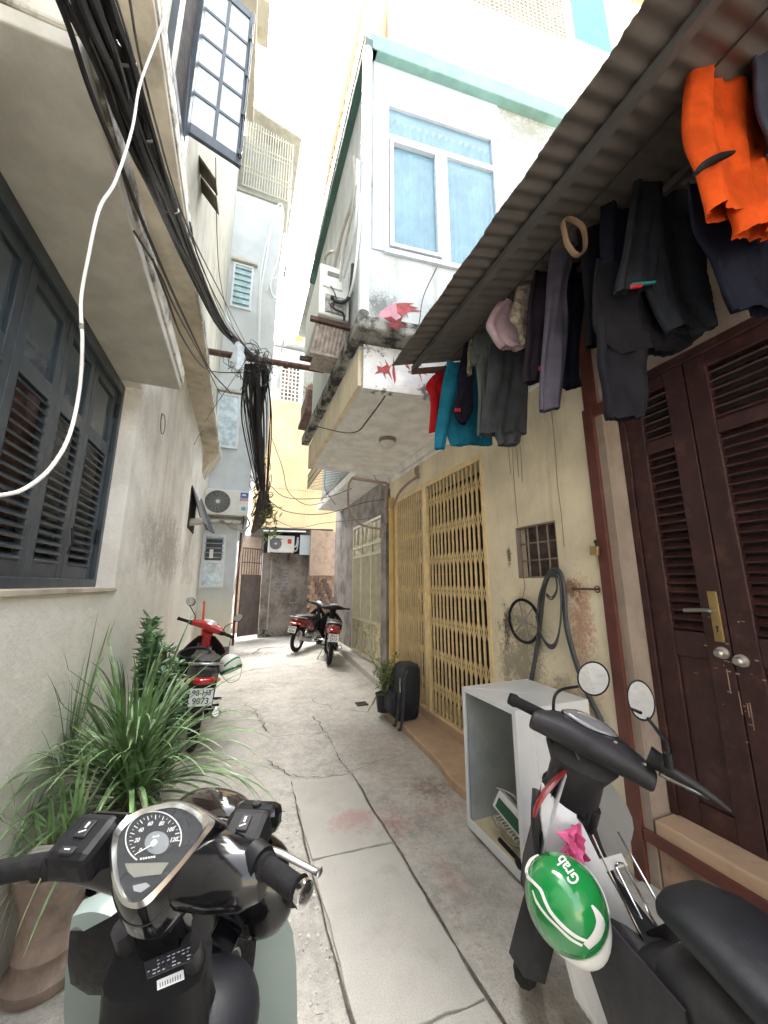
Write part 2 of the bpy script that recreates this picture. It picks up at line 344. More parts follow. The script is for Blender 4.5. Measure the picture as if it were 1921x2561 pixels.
# the strip of cast slabs down the middle
def jit(a,b,k,amp=.008):
    out=[]
    for i in range(k+1):
        t=i/k; out.append(Vector(a).lerp(Vector(b),t)+Vector(((random.random()-.5)*amp*2,(random.random()-.5)*amp*2,0)))
    return out
sy=[-1.2,-.3,.55,1.43,2.32,3.17]
sl=MB(); g_=.007
for a,b in zip(sy,sy[1:]):
    A=(.48+g_,a+g_,0);B=(.955-g_,a+g_-.03,0);C_=(.955-g_,b-g_-.03,0);D=(.48+g_,b-g_,0)
    ring=jit(A,B,6)[:-1]+jit(B,C_,9)[:-1]+jit(C_,D,6)[:-1]+jit(D,A,9)[:-1]
    sl.prism([Vector((p.x,p.y,-.02)) for p in ring],(0,0,.031))
struct(build(sl,'paving_slabs','slab',bevel=.004))
# open cracks filled with dirt
ck=MB()
def crack(pts,w,k=7,amp=.02):
    P=[]
    for a,b in zip(pts,pts[1:]): P+=jit((a[0],a[1],0),(b[0],b[1],0),k,amp)[:-1]
    P.append(Vector((*pts[-1],0)))
    L=[];Rr=[]
    for i,p in enumerate(P):
        d=(P[min(i+1,len(P)-1)]-P[max(i-1,0)]).normalized(); nn=Vector((-d.y,d.x,0)); ww=w*random.uniform(.35,1.2)
        L.append(p+nn*ww+Vector((0,0,.0075))); Rr.append(p-nn*ww+Vector((0,0,.0075)))
    for i in range(len(P)-1): ck.quad(L[i],Rr[i],Rr[i+1],L[i+1])
crack([(.35,3.62),(.49,3.3),(.7,3.2),(.93,3.15)],.005); crack([(.91,4.55),(.95,4.03)],.008); crack([(.44,4.13),(.97,4.03)],.004)
crack([(.94,3.15),(.93,3.6),(.95,4.03)],.003,amp=.01); crack([(.93,3.17),(1.4,3.3)],.003); crack([(.2,5.3),(.33,4.8),(.38,4.3)],.006,amp=.05)
crack([(.1,5.9),(.5,6.3),(1.0,6.0)],.005,amp=.05); crack([(.3,7.2),(.9,7.5),(1.2,7.1)],.006,amp=.05); crack([(-.2,8.7),(.4,8.9),(.6,9.6),(1.3,9.5)],.02,amp=.06)
crack([(1.0,5.2),(1.2,4.7),(1.5,4.5)],.004,amp=.04); crack([(.48,1.1),(.47,2.2),(.485,3.2)],.005,amp=.006); crack([(.965,1.2),(.962,2.2),(.955,3.15)],.006,amp=.006)
struct(build(ck,'pavement_cracks','joint'))
# exposed aggregate pebbles at left of the slabs
pb=MB()
for i in range(520):
    y=random.uniform(.9,2.9); x=random.uniform(.02,.47) if random.random()<.85 else random.uniform(-.4,.1)
    if y>2.3 and random.random()<.6: continue
    s=random.choice([.004,.006,.008,.011])*random.uniform(.8,1.3)
    pb.ell((x,y,0),(s,s*random.uniform(.6,1),s*.5),6,4,rot('Z',random.uniform(0,180)))
o=build(pb,'pebbles',M('pale pebble',(.6,.58,.52),.6,var=.3,vs=60),smooth=True); o['kind']='stuff'; o['label']='pale pebbles bedded in worn cement left of the slabs'; o['category']='gravel'
# raised kerb and step along the right hand houses
kb=MB()
kp=[(1.63,2.2),(1.60,2.7),(1.66,3.0),(1.69,3.66),(1.70,4.28),(1.76,4.55)]
kb.prism([(x,y,-.02) for x,y in kp]+[(2.06,4.6,-.02),(2.06,2.2,-.02)],(0,0,.075))
struct(build(kb,'kerb','tan',bevel=.012))
kb=MB(); kb.prism([(2.0,5.0,-.02),(2.12,7,-.02),(2.2,8.3,-.02),(2.32,9.7,-.02),(2.6,9.7,-.02),(2.6,4.97,-.02)],(0,0,.12))
struct(build(kb,'step','slab',bevel=.01))
# loose grit, twigs and flakes of plaster on the ground
gd=MB(); rq=random.Random(77)
for i in range(420):
    x=rq.uniform(-.7,1.6); y=rq.uniform(.9,8); 
    if rq.random()<.5: x=rq.choice([.47,.965,1.62,-.66])+rq.gauss(0,.05)
    s=rq.uniform(.0015,.005)
    gd.ell((x,y,.008),(s,s*rq.uniform(.4,1),s*.5),5,3,rot('Z',rq.uniform(0,180)))
for i in range(26):
    p=Vector((rq.uniform(-.3,1.6),rq.uniform(1,6.5),.012)); a=rq.uniform(0,3.14); L=rq.uniform(.01,.035); gd.tube([p,p+Vector((math.cos(a),math.sin(a),.02))*L],.0012,4)
o=build(gd,'grit',M('brown grit',(.20,.16,.11),.9,var=.6,vs=40)); o['kind']='stuff'; o['label']='loose brown grit and twigs scattered over the cement ground'; o['category']='grit'
fl=MB()
for i in range(16):
    p=Vector((rq.uniform(-.2,1.5),rq.uniform(1.2,6),.010)); a=rq.uniform(0,6.28); d=Vector((math.cos(a),math.sin(a),.15))*rq.uniform(.012,.028); s_=Vector((-math.sin(a),math.cos(a),.1))*rq.uniform(.004,.009)
    fl.add([p,p+d*.5+s_,p+d,p+d*.5-s_,p+d*.5+Vector((0,0,.003))],[(0,1,4),(1,2,4),(2,3,4),(3,0,4)])
o=build(fl,'fallen_leaves',M('dry fallen leaf',(.30,.17,.07),.8,var=.5,vs=20)); o['kind']='stuff'; o['label']='a scatter of small dry fallen leaves along the alley'; o['category']='leaves'
# small drain hole
dr=MB(); dr.box(1.50,1.64,4.72,4.86,-.02,.008); tag(build(dr,'drain_hole','dark'),'small dark drain opening in the cement beside the potted weed','drain')

# ================================================================ LEFT HOUSE
WX=-.75
lh=thing('plaster_house','aged white plaster house on the left with a deep concrete lintel over its shutters','house',(-1.6,3.5,0))
b=MB()
b.box(-3,WX,-5,8.29,0,1.48); b.box(-3,WX,2.88,8.29,1.48,3.88); b.box(-3,WX,-5,1.0,1.48,3.88); b.box(-3,WX,1.0,2.88,2.88,3.88); b.box(-3,-1.3,1,2.88,1.48,2.88)
build(b,'wall','wall_left',lh)
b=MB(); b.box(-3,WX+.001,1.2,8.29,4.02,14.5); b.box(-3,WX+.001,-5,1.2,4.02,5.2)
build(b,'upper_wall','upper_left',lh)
b=MB(); b.box(-3,-.5,-5,7.45,3.86,3.9); b.box(-3,WX+.1,-5,7.45,3.9,4.02); build(b,'ledge','soffit_left',lh,bevel=.01)
b=MB(); b.box(-.66,-.492,-5,7.46,3.9,4.03); build(b,'ledge_edge','lintel_edge',lh,bevel=.008)
b=MB(); b.box(-.9,-.49,.95,2.78,2.875,2.93); build(b,'lintel','lintel',lh,bevel=.006)
b=MB(); b.box(-.74,-.478,.94,2.79,2.93,3.03); build(b,'lintel_top','lintel_edge',lh,bevel=.008)
b=MB(); b.box(-.9,-.735,.95,2.9,1.455,1.482); build(b,'sill','soffit_left',lh,bevel=.005)
# short bracket where the wall meets the ledge at the far end
b=MB(); b.prism([(-.75,7.0,3.86),(-.5,7.0,3.86),(-.75,7.0,3.45)],(0,.5,0)); build(b,'bracket','soffit_left',lh)
# balcony slab high up
b=MB(); b.box(-.76,-.32,3.3,5.2,9.1,9.3); build(b,'balcony_slab','upper_left',lh,bevel=.01)
b=MB(); b.box(-.76,-.17,4.0,4.5,9.6,9.75); build(b,'upper_slab','upper_left',lh,bevel=.01)
# louvred shutters: a window with four leaves
wn=bpy.data.objects.new('window',None); col.objects.link(wn); wn.parent=lh; wn.matrix_parent_inverse=wm(lh).inverted(); wn.location=(-.89,2,1.48); wn['label']='slate grey louvred shutter window with clear upper panes'
b=MB(); b.box(-.93,-.85,2.84,2.885,1.483,2.873); b.box(-.93,-.85,.95,2.84,2.80,2.873); b.box(-.93,-.85,.95,2.84,1.483,1.53)
build(b,'frame','slate',wn,bevel=.004)
lv=[(.95,1.33),(1.33,1.69),(1.69,2.06),(2.06,2.42),(2.42,2.83)]
b=MB(); bl=MB(); gp=MB()
for i,(a,c_) in enumerate(lv):
    X0,X1=-.905,-.872
    a+=.003;c_-=.003; st=.055
    b.box(X0,X1,a,a+st,1.53,2.8); b.box(X0,X1,c_-st,c_,1.53,2.8)
    for z0,z1 in ((1.53,1.60),(2.33,2.41),(2.735,2.80)): b.box(X0+.001,X1-.001,a+st,c_-st,z0,z1)
    k=17
    for j in range(k):
        z=1.62+(2.315-1.62)*j/(k-1)
        bl.obox(((X0+X1)/2,(a+c_)/2,z),(.052,c_-a-2*st+.006,.010),rot('Y',38))
    gp.box(-.89,-.886,a+st,c_-st,2.41,2.735)
build(b,'shutter_leaves','slate',wn,bevel=.003); build(bl,'louvres','slate',wn)
build(gp,'panes','glass',wn)
b=MB()
for z in (1.75,2.62): 
    for y in (2.815,): b.tube([(-.862,y,z),(-.862,y,z+.09)],.009)
b.tube([(-.864,2.44,1.66),(-.85,2.44,1.72),(-.864,2.44,1.80)],.006); build(b,'hinges','blackplastic',wn)
# a pale wooden cross and boxes seen through the panes
b=MB()
for y in (1.86,2.24): b.box(-.96,-.945,y-.012,y+.012,1.55,2.74); b.box(-.96,-.945,y-.13,y+.13,2.56,2.585)
build(b,'inner_bars',M('bare wood strip',(.50,.34,.22),.7),wn)
b=MB(); b.box(-1.28,-1.1,1.75,2.05,1.5,2.6); b.box(-1.26,-1.02,2.15,2.4,1.5,2.66); build(b,'stacked_boxes',M('pinkish box card',(.42,.27,.22),.8,var=.5,vs=9),wn)
# scratched ring and hooks on the wall
b=MB(); b.torus((WX+.004,3.62,2.93),.09,.003,rot('Y',90),24,5,1); b.tube([(WX,3.53,2.93),(WX+.004,3.53,3.0)],.003)
build(b,'wire_ring','rust',lh)
# upper casement window, one leaf standing open over the alley
uw=thing('casement_window','dark framed ten pane window leaf standing open high on the left house','window',(-.75,2.9,5.2))
hp=PX(395,280,-.75); dv=Vector((math.sin(R(74)),math.cos(R(74)),0)); nv=dv.cross(Vector((0,0,1)))
def LP(x,y): return HIT(x,y,hp,nv)
br_=LP(520,360); W=(br_-hp).dot(dv); tl=LP(408,5); Ht=2.05
def LQ(u,v,t=0): return hp+dv*(W*u)+Vector((0,0,Ht*v))+nv*t
def lbox(mb,u0,u1,v0,v1,t0,t1): mb.add([LQ(u,v,t) for t in (t0,t1) for v in (v0,v1) for u in (u0,u1)],[(0,2,3,1),(4,5,7,6),(0,1,5,4),(2,6,7,3),(0,4,6,2),(1,3,7,5)])
b=MB(); lbox(b,0,.1,0,1,-.02,.02); lbox(b,.9,1,0,1,-.02,.02); lbox(b,.1,.9,0,.055,-.019,.019); lbox(b,.1,.9,.945,1,-.019,.019)
fo=build(b,'leaf_frame','slate',uw,bevel=.004)
b=MB(); lbox(b,.47,.53,.055,.945,-.012,.012)
for k in range(1,5): v=.055+.89*k/5; lbox(b,.1,.9,v-.008,v+.008,-.0115,.0115)
build(b,'glazing_bars','slate',fo)
b=MB(); lbox(b,.1,.9,.055,.945,-.003,.003); build(b,'pane',M('pale bluish glass',(.62,.72,.78),.05,var=.05,alpha=.55,spec=1),fo)  # pale bluish tint all over the pane
b=MB(); b.tube([LQ(.95,.03,.035),LQ(.95,.9,.035)],.008)
for v in (.06,.3,.55,.8): b.obox(LQ(.95,v,.03),(.035,.035,.06))
build(b,'espagnolette','slate',uw)
b=MB(); b.box(-.80,-.70,2.3,2.42,5.1,7.6); b.box(-.80,-.70,2.9,3.0,5.1,7.6); b.box(-.80,-.70,2.42,2.9,5.1,5.2); build(b,'window_frame','slate',uw,bevel=.004)
b=MB(); b.box(-.748,-.742,2.42,2.9,5.2,7.6); build(b,'opening','dark',uw)  # dark plate on the wall, coloured as the unlit room's shade
# small weathered board awning
b=MB()
for i in range(2):
    y=3.72+i*.22; b.prism([(-.75,y,6.15),(-.75,y+.19,6.15),(-.55,y+.19+.05*i,5.93+.03*i),(-.56,y+.02,5.93)],(0,0,.03))
tag(build(b,'board_awning',M('rotten dark timber',(.10,.085,.06),.9,var=.4,vs=9)),'short rotten timber board awning below the open casement','awning')
# small dark vent window with pipe stub, far down the left wall
vw=thing('vent_window','small dark top hung vent window propped open far along the left wall','window',(-.75,6.2,2.4))
b=MB(); b.box(-.80,-.742,5.85,6.6,2.3,2.9); build(b,'opening','dark',vw)  # solid dark block, the shade inside is its colour
b=MB()
for i in range(4):
    a=PX(425+i*3,1090-i*4,-.74); q=Vector((-.52+.02*i,6.5+.12*i,2.36)); b.tube([a,q],.014,6)
b.prism([(-.745,5.85,2.92),(-.745,6.6,2.92),(-.55,6.75,2.45),(-.6,6.1,2.42)],(.012,0,.01)); build(b,'flap','slate',vw)
b=MB(); b.lathe([(.055,0),(.055,.2),(.045,.2),(.045,.02)],(-.78,6.05,2.40),16,rot('Y',80)); build(b,'pipe_stub','greypipe',vw,smooth=True)
# ================================================================ TALL PALE BLUE HOUSE closing the left
th=thing('tall_house','tall pale blue white house with small windows standing beyond the left wall','house',(-.6,9.5,0))
b=MB(); b.box(-3,-.1,8.3,11.6,.27,2.75); b.box(-3,.08,8.3,11.6,2.75,4.6); b.prism([(.081,8.31,4.2),(.37,8.31,4.6),(.081,8.31,4.6)],(0,3.2,0)); b.box(-3,.38,8.3,11.6,4.6,11.3)
build(b,'wall','bluewall',th)
b=MB(); b.box(-3,-.09,8.29,11.61,0,.27); build(b,'plinth',M('dark grey plinth',(.10,.10,.10),.9,dirt=(.25,.24,.22),da=.5,ds=5),th)
b=MB(); b.box(-3,.5,8.25,11.5,11.28,11.36); b.box(-3,.34,8.5,11.5,11.36,13.4); build(b,'top_storey',M('dark aged plaster',(.30,.31,.27),.9,dirt=(.16,.16,.12),da=.6,ds=1,streak=1),th)  # darker aged plaster with streaks
b=MB(); b.prism([(-.7,8.1,13.95),(.75,8.1,13.55),(.75,8.1,13.48),(-.7,8.1,13.88)],(0,3,0)); build(b,'canopy',M('old canopy sheet',(.36,.35,.29),.8),th)
b=MB()
for i in range(19): x=-.62+i*1.16/18; b.tube([(x,8.2,11.4),(x,8.2,13.55-.012*i)],.012,5)
for z in (11.4,11.85,12.0,12.6,12.75,13.3): b.tube([(-.64,8.19,z),(.56,8.19,z-.02)],.015,5)
for y in (8.4,8.8,9.2): b.tube([(.56,y,11.4),(.56,y,13.4)],.015,5)
build(b,'balcony_cage',M('white painted rail',(.48,.48,.42),.6),th)
def window(parent,x0,x1,z0,z1,Y,fr=.045,name='window',pane='glass',louv=0,lintel=True,mull=None):
    b=MB(); b.box(x0,x0+fr,Y-.05,Y+.02,z0,z1); b.box(x1-fr,x1,Y-.05,Y+.02,z0,z1); b.box(x0+fr,x1-fr,Y-.049,Y+.019,z1-fr,z1); b.box(x0+fr,x1-fr,Y-.049,Y+.019,z0,z0+fr)
    if mull: b.box(x0+fr,x1-fr,Y-.048,Y+.018,mull-fr/2,mull+fr/2)
    w_=build(b,name,'upvc',parent,bevel=.004)
    b=MB(); b.box(x0+fr,x1-fr,Y-.024,Y-.018,z0+fr,z1-fr); build(b,'pane',pane,w_)
    if louv:
        b=MB()
        za,zb=(mull or z0)+fr,z1-fr
        for i in range(louv): z=za+(zb-za)*(i+.5)/louv; b.obox(((x0+x1)/2,Y-.035,z),(x1-x0-2*fr,.05,.008),rot('X',30))
        build(b,'louvre_panes',M('grey glass slat',(.3,.36,.38),.15),w_)
    if lintel: b=MB(); b.box(x0-.06,x1+.08,Y-.10,Y,z1+.04,z1+.10); build(b,'window_lintel',M('pale cement ledge',(.5,.49,.42),.9,dirt=(.2,.19,.15),da=.5,ds=5),parent,bevel=.004)
    return w_
m['palepane']=M('frosted aqua pane',(.33,.52,.58),.25,var=.25,vs=5,spec=.8)
m['palepane2']=M('bright frosted pane',(.5,.62,.70),.2,var=.3,vs=7,spec=.8)
window(th,-.66,-.20,7.93,9.15,8.3,pane='palepane',louv=7); window(th,-.72,-.24,4.42,5.70,8.3,pane='palepane2')
lw=window(th,-.745,-.30,1.43,2.52,8.3,pane='palepane2',louv=5,mull=1.95,lintel=False)
b=MB(); b.box(-.68,-.37,8.272,8.276,1.98,2.44); build(b,'dark_pane',M('dark room glass',(.07,.08,.09),.1),lw)
b=MB(); b.box(-.60,-.53,8.235,8.24,2.02,2.2); build(b,'note','white',lw)
# white conduits on the tall house
cn=MB()
cn.tube([PY(*p,8.22) for p in [(560,760),(563,640),(575,560),(590,470),(605,440),(612,470),(600,560),(585,610),(590,640),(612,660),(618,700),(608,760)]],.022,6,smooth=4)
cn.tube([PY(*p,8.24) for p in [(558,745),(561,620),(568,560),(585,490)]],.02,6,smooth=3)
cn.tube([PY(*p,8.24) for p in [(575,630),(590,600),(612,600)]],.015,6,smooth=3)
tag(build(cn,'conduit','pvc',smooth=True),'pale looped conduit pipes clipped to the upper tall house front','pipe')
b=MB()
for i in range(7): b.tube([(.40,8.25+.1*i,9.15),(.55,8.25+.1*i,9.3),(.55,8.25+.1*i,9.75)],.01,4)
b.tube([(.55,8.2,9.75),(.55,8.9,9.75)],.012,5); b.tube([(.45,8.2,9.15),(.45,8.9,9.15)],.012,5); tag(build(b,'balcony_rail','rust'),'small curled iron balcony rail on the corner of the tall house','railing')
# ================================================================ AIR CONDITIONERS
def ac(name,label,x,y,z,W_,D,H_,fan,face=-1,badge=True):
    t=thing(name,label,'air conditioner',(x,y,z))
    b=MB(); b.box(x-W_/2,x+W_/2,y,y+D,z,z+H_); bd=build(b,'casing','acwhite',t,bevel=.015)
    cx_=x-W_/2+fan+.03; cz=z+H_/2
    b=MB(); b.lathe([(fan,0),(fan,.012),(fan*.96,.018)],(cx_,y-.001,cz),36,rot('X',90)); build(b,'fan_well','acgrill',t)
    b=MB()
    for k in range(1,9): b.torus((cx_,y-.022,cz),fan*k/8.6,.0035,rot('X',90),32,5)
    for k in range(14): a=k*math.pi/7; b.tube([(cx_+math.cos(a)*fan*.15,y-.022,cz+math.sin(a)*fan*.15),(cx_+math.cos(a+.5)*fan*.95,y-.022,cz+math.sin(a+.5)*fan*.95)],.003,4)
    build(b,'fan_grille',M('light grille wire',(.35,.36,.36),.5),t)
    b=MB(); b.lathe([(fan*.17,.02),(fan*.15,.03)],(cx_,y,cz),20,rot('X',90)); build(b,'fan_hub','acwhite',t)
    return t,bd
t,bd=ac('air_conditioner','ivory outdoor air conditioner with round black fan mounted over the lowest tall house window',-.35,7.98,2.89,.86,.30,.53,.235)
b=MB(); b.box(-.1,.06,7.972,7.979,2.96,3.38); build(b,'side_panel',M('white side panel',(.78,.78,.76),.4),t,bevel=.003)
b=MB(); b.box(-.095,.055,7.966,7.972,3.27,3.38); pb_=build(b,'blue_sticker',M('blue sticker',(.03,.12,.45),.4),t)
b=MB(); b.prism([(-.07,7.964,3.31),(-.05,7.964,3.36),(-.03,7.964,3.33),(-.01,7.964,3.365),(.03,7.964,3.31)],(0,.002,0)); build(b,'peak_logo','white',t)
b=MB(); b.box(-.095,.055,7.966,7.972,3.21,3.262); build(b,'red_sticker',M('red sticker',(.5,.03,.05),.4),t)
text('Funiki',.055,frame((1,0,0),(0,0,1),(0,-1,0),(-.02,7.964,3.236)),'white',t,bold=.001)
b=MB(); b.box(-.06,.02,7.966,7.972,3.0,3.08); build(b,'small_sticker',M('pale blue sticker',(.12,.45,.62),.4),t)
b=MB(); 
for x in (-.7,-.0): b.box(x-.015,x+.015,7.95,8.3,2.86,2.89); b.prism([(x-.012,8.0,2.86),(x-.012,8.3,2.86),(x-.012,8.3,2.6)],(.024,0,0))
build(b,'bracket','rust',t)
b=MB(); b.tube([(.03,8.05,2.95),(.12,8.1,2.75),(.02,8.2,2.62),(-.2,8.25,2.66),(-.35,8.25,2.75)],.022,8,smooth=5); b.tube([(.02,8.1,2.6),(0,8.26,2.2),(-.05,8.27,1.7),(-.1,8.27,1.2)],.008,5,smooth=4); build(b,'pipes','greypipe',t,smooth=True)
ld=MB(); ld.box(-.9,-.05,8.05,8.3,2.74,2.80); tag(build(ld,'cement_ledge','lintel_edge',bevel=.01),'narrow cement ledge under the fan unit on the tall house','ledge')
# ================================================================ RIGHT: GATE HOUSE
RX=2.05
gh=thing('gate_house','cream plastered house on the right with the yellow folding gate and a boxed upper room','house',(2.6,3.4,0))
def rwall(y0,y1,z0,z1): return (RX,3.4,y0,y1,z0,z1)
b=MB()
b.box(RX,3.6,4.74,4.97,0,3.16); b.box(RX,3.6,2.70,4.74,2.72,3.16); b.box(RX,3.6,2.70,4.74,0,.13)
b.box(RX,3.6,2.33,2.70,0,3.3); b.box(RX,3.6,1.92,2.33,0,1.545); b.box(RX,3.6,1.92,2.33,1.945,3.3); b.box(RX,3.6,1.60,1.92,0,3.3); b.box(2.35,3.6,1.92,2.33,1.545,1.945); b.box(3.1,3.6,2.7,4.74,.13,2.72)
build(b,'wall','cream',gh)
b=MB(); b.box(RX-.03,RX+.1,2.62,4.9,.0,.14); build(b,'gate_step','tan',gh,bevel=.008)
b=MB(); b.box(RX-.06,RX-.002,4.60,4.86,3.02,3.16); b.box(RX-.045,RX-.002,1.7,4.86,3.06,3.16); b.box(RX-.02,RX-.001,1.7,4.86,3.0,3.05); build(b,'cornice','soffit_w',gh,bevel=.01)
# bay box
bay=bpy.data.objects.new('bay',None); 
b=MB(); b.box(.84,2.05,2.62,4.9,3.165,3.42); b.box(.82,1.0,2.56,4.92,3.10,3.165); b.box(1.0,2.05,4.78,4.92,3.10,3.165); b.box(1.0,2.05,2.56,2.68,3.10,3.165); build(b,'bay_floor','soffit_w',gh,bevel=.004)
b=MB(); b.prism([(.81,2.52,3.03),(2.04,2.37,3.03),(2.04,2.37,3.42),(.81,2.52,3.42)],(.008,.07,0)); build(b,'stained_band','paintwhite',gh)
b=MB(); b.prism([(.71,2.37,3.44),(2.2,2.19,3.44),(2.2,2.6,3.44),(.80,2.6,3.44),(.80,5.0,3.44),(.69,5.0,3.44)],(0,0,.13)); build(b,'mossy_slab','moss',gh,bevel=.02)
b=MB(); b.box(.79,.84,2.60,4.95,3.09,3.42); build(b,'bay_side','cream',gh)
# upper room
A0=Vector((.82,2.45,0)); dF=Vector((.993,-.12,0)); nF=Vector((-.12,-.993,0))
def FB(mb,s0,s1,z0,z1,t0,t1):
    mb.add([A0+dF*s+nF*t+Vector((0,0,z)) for t in (t0,t1) for z in (z0,z1) for s in (s0,s1)],[(0,2,3,1),(4,5,7,6),(0,1,5,4),(2,6,7,3),(0,4,6,2),(1,3,7,5)])
b=MB(); FB(b,0,2.9,3.58,4.28,0,-.12); FB(b,1.29,2.9,4.28,6.5,0,-.12); FB(b,0,.13,4.28,6.5,0,-.12)
b.box(.82,.9,2.6,5.0,3.58,6.5); build(b,'upper_wall','white_r',gh)
b=MB(); FB(b,.03,1.36,5.96,6.48,.012,-.1); FB(b,.03,.14,4.28,5.96,.0125,-.1); build(b,'cladding','white_panel',gh,bevel=.003)
uwn=MB(); 
for s0,s1,z0,z1 in ((.13,.175,4.26,5.94),(1.245,1.29,4.26,5.94),(.175,1.245,5.895,5.94),(.175,1.245,4.26,4.31),(.175,1.245,5.50,5.56),(.655,.745,4.31,5.50)): FB(uwn,s0,s1,z0,z1,.03 if s1-s0<.1 else .029,-.05)
for s0,s1,z0,z1 in ((.18,.215,4.32,5.49),(.62,.655,4.32,5.49),(.215,.62,5.455,5.49),(.215,.62,4.32,4.355)): FB(uwn,s0,s1,z0,z1,.045 if s1-s0<.1 else .044,0)
uo=build(uwn,'upper_window','upvc',gh,bevel=.004)
b=MB(); FB(b,.175,1.245,4.31,5.895,.002,-.004); build(b,'pane',M('blue reflecting glass',(.26,.44,.54),.03,var=.12,vs=3,alpha=.42,spec=1),uo)
b=MB(); gr=[]
for i in range(90):
    s=.14+1.15*i/89; t=-.11-.02*math.sin(i*1.1)-.008*math.sin(i*2.7)
    gr.append([A0+dF*s+nF*t+Vector((0,0,z)) for z in (4.26,5.95)])
b.sheet(gr); build(b,'curtain','curtain',uo,smooth=True)
b=MB(); FB(b,-.02,2.9,6.42,6.62,.09,-.12); build(b,'fascia','green',gh,bevel=.01)
b=MB(); b.box(.74,.86,2.36,5.3,6.42,6.52); build(b,'side_fascia',M('dark green fascia',(.06,.13,.11),.6,dirt=(.03,.05,.04),da=.5,ds=4),gh)
b=MB(); b.box(.80,3.4,2.4,5.3,6.5,6.56); build(b,'roof_slab','white_r',gh)
# graffiti splash of red paint, thin and lying on the wall
def splash(pts,t,parent,P,mat='redpaint'):
    b=MB(); b.prism([P(*q,t) for q in pts],nF*.002); return build(b,'paint_splash',mat,parent)
m['redpaint']=M('old red paint',(.34,.05,.05),.7,var=.4,vs=20); m['pinkpaint']=M('faded pink paint',(.48,.22,.26),.6,var=.15,vs=20)
FPt=lambda s,z,t: A0+dF*s+nF*t+Vector((0,0,z))
splash([(.07,3.6),(.10,3.68),(.16,3.75),(.24,3.80),(.31,3.81),(.36,3.80),(.30,3.77),(.27,3.72),(.26,3.65),(.25,3.6)],.003,gh,FPt,'pinkpaint')
splash([(.24,3.79),(.31,3.815),(.40,3.83),(.34,3.80),(.44,3.79),(.36,3.775),(.47,3.765),(.37,3.75),(.33,3.73),(.34,3.67),(.32,3.72),(.29,3.66),(.28,3.70),(.25,3.70)],.006,gh,FPt)
FQt=lambda s,z,t: Vector((.81,2.52,0))+Vector((.94,-.11,0)).normalized()*s+Vector((-.116,-.993,0))*t+Vector((0,0,z))
for pl in ([(.09,3.16),(.12,3.20),(.11,3.24),(.15,3.23),(.19,3.26),(.175,3.31),(.215,3.25),(.23,3.27),(.215,3.21),(.24,3.13),(.205,3.19),(.18,3.18),(.185,3.13),(.16,3.19),(.13,3.18)],[(.33,3.36),(.40,3.25),(.36,3.27)],[(.24,3.2),(.25,3.35),(.27,3.14),(.26,3.10)],[(.44,3.3),(.55,3.22),(.48,3.24),(.5,3.15)]):
    splash(pl,.004,gh,FQt)
b=MB(); b.prism([FPt(*q) for q in [(.12,3.45,.128),(.15,3.50,.128),(.10,3.53,.128),(.16,3.555,.128),(.20,3.53,.128),(.25,3.57,.128),(.24,3.51,.128),(.30,3.48,.128),(.23,3.47,.128),(.20,3.43,.128),(.18,3.46,.128)]],nF*.002); build(b,'red_smear',M('dark red smear',(.16,.02,.02),.8,var=.5,vs=30),gh)
# ceiling lamp under the bay
cl=thing('ceiling_lamp','round dusty ceiling lamp under the boxed bay','lamp',(1.5,3.72,3.12))
b=MB(); b.lathe([(.10,.045),(.10,.015),(.085,0)],(1.5,3.72,3.12),28); build(b,'base_ring',M('dusty dark ring',(.2,.18,.15),.6),cl,smooth=True)
b=MB(); b.lathe([(.088,.005),(.085,-.02),(.06,-.05),(.03,-.063),(.005,-.066)],(1.5,3.72,3.12),28); build(b,'diffuser',M('frosted diffuser',(.62,.60,.55),.4),cl,smooth=True)
# main block above, set back
ub=thing('upper_block','tall cream painted block rising behind the green roof edge','building',(3,6,6.5))
def FBo(mb,s0,s1,z0,z1,t0,t1): FB(mb,s0,s1,z0,z1,t0-1,t1-1)
b=MB(); FBo(b,.45,8,6.55,10.4,0,-.2); b.box(1.28,1.5,3.5,8.5,6.55,10.4); b.box(1.5,5,8.3,8.5,6.55,10.4); FBo(b,4.7,8,10.4,12,0,-.2); build(b,'wall',M('pale cream paint',(.62,.60,.47),.8,dirt=(.6,.56,.42),da=.35,ds=1,streak=1,vs=1),ub)  # cream base colour with faint streaks
b=MB()
for i in range(28): s=1.5+i*.08; FBo(b,s-.008,s+.008,10.42,12,-.02,-.04)
for i in range(18): z=10.5+i*.085; FBo(b,1.45,3.62,z-.008,z+.008,-.015,-.045)
build(b,'window_grille',M('white grille bars',(.55,.54,.46),.6),ub)
b=MB(); FBo(b,1.45,3.62,10.41,12,-.2,-.25); build(b,'brown_infill',M('brown lattice infill',(.22,.14,.09),.8,var=.5,vs=20),ub)
b=MB(); gr=[]
for i in range(49): gr.append([A0+dF*(3.63+.76*i/48)+nF*(-.93+.02*math.cos(i*math.pi/2))+Vector((0,0,z)) for z in (10.36,12.2)])
b.sheet(gr); build(b,'blue_sheet',M('turquoise corrugated sheet',(.16,.36,.42),.5,var=.1),ub)
b=MB(); gr=[]
for i in range(49): gr.append([A0+dF*(4.72+1.2*i/48)+nF*(-.9+.03*math.cos(i*math.pi/2))+Vector((0,0,z)) for z in (11.95,13.5)])
b.sheet(gr); build(b,'orange_sheet',M('orange corrugated sheet',(.8,.45,.12),.5,var=.1),ub)
b=MB(); b.tube([FPt(4.45,11.9,-.94),FPt(4.62,11.8,-.94),FPt(4.62,10.3,-.94)],.045,8,smooth=3); build(b,'downpipe',M('cream pipe',(.7,.68,.55),.5),ub,smooth=True)
b=MB(); b.box(.95,1.3,3.1,8.4,7.66,7.74); b.box(1.0,1.3,3.2,6,8.3,8.4); build(b,'eave','white_r',ub)
b=MB(); gr=[]
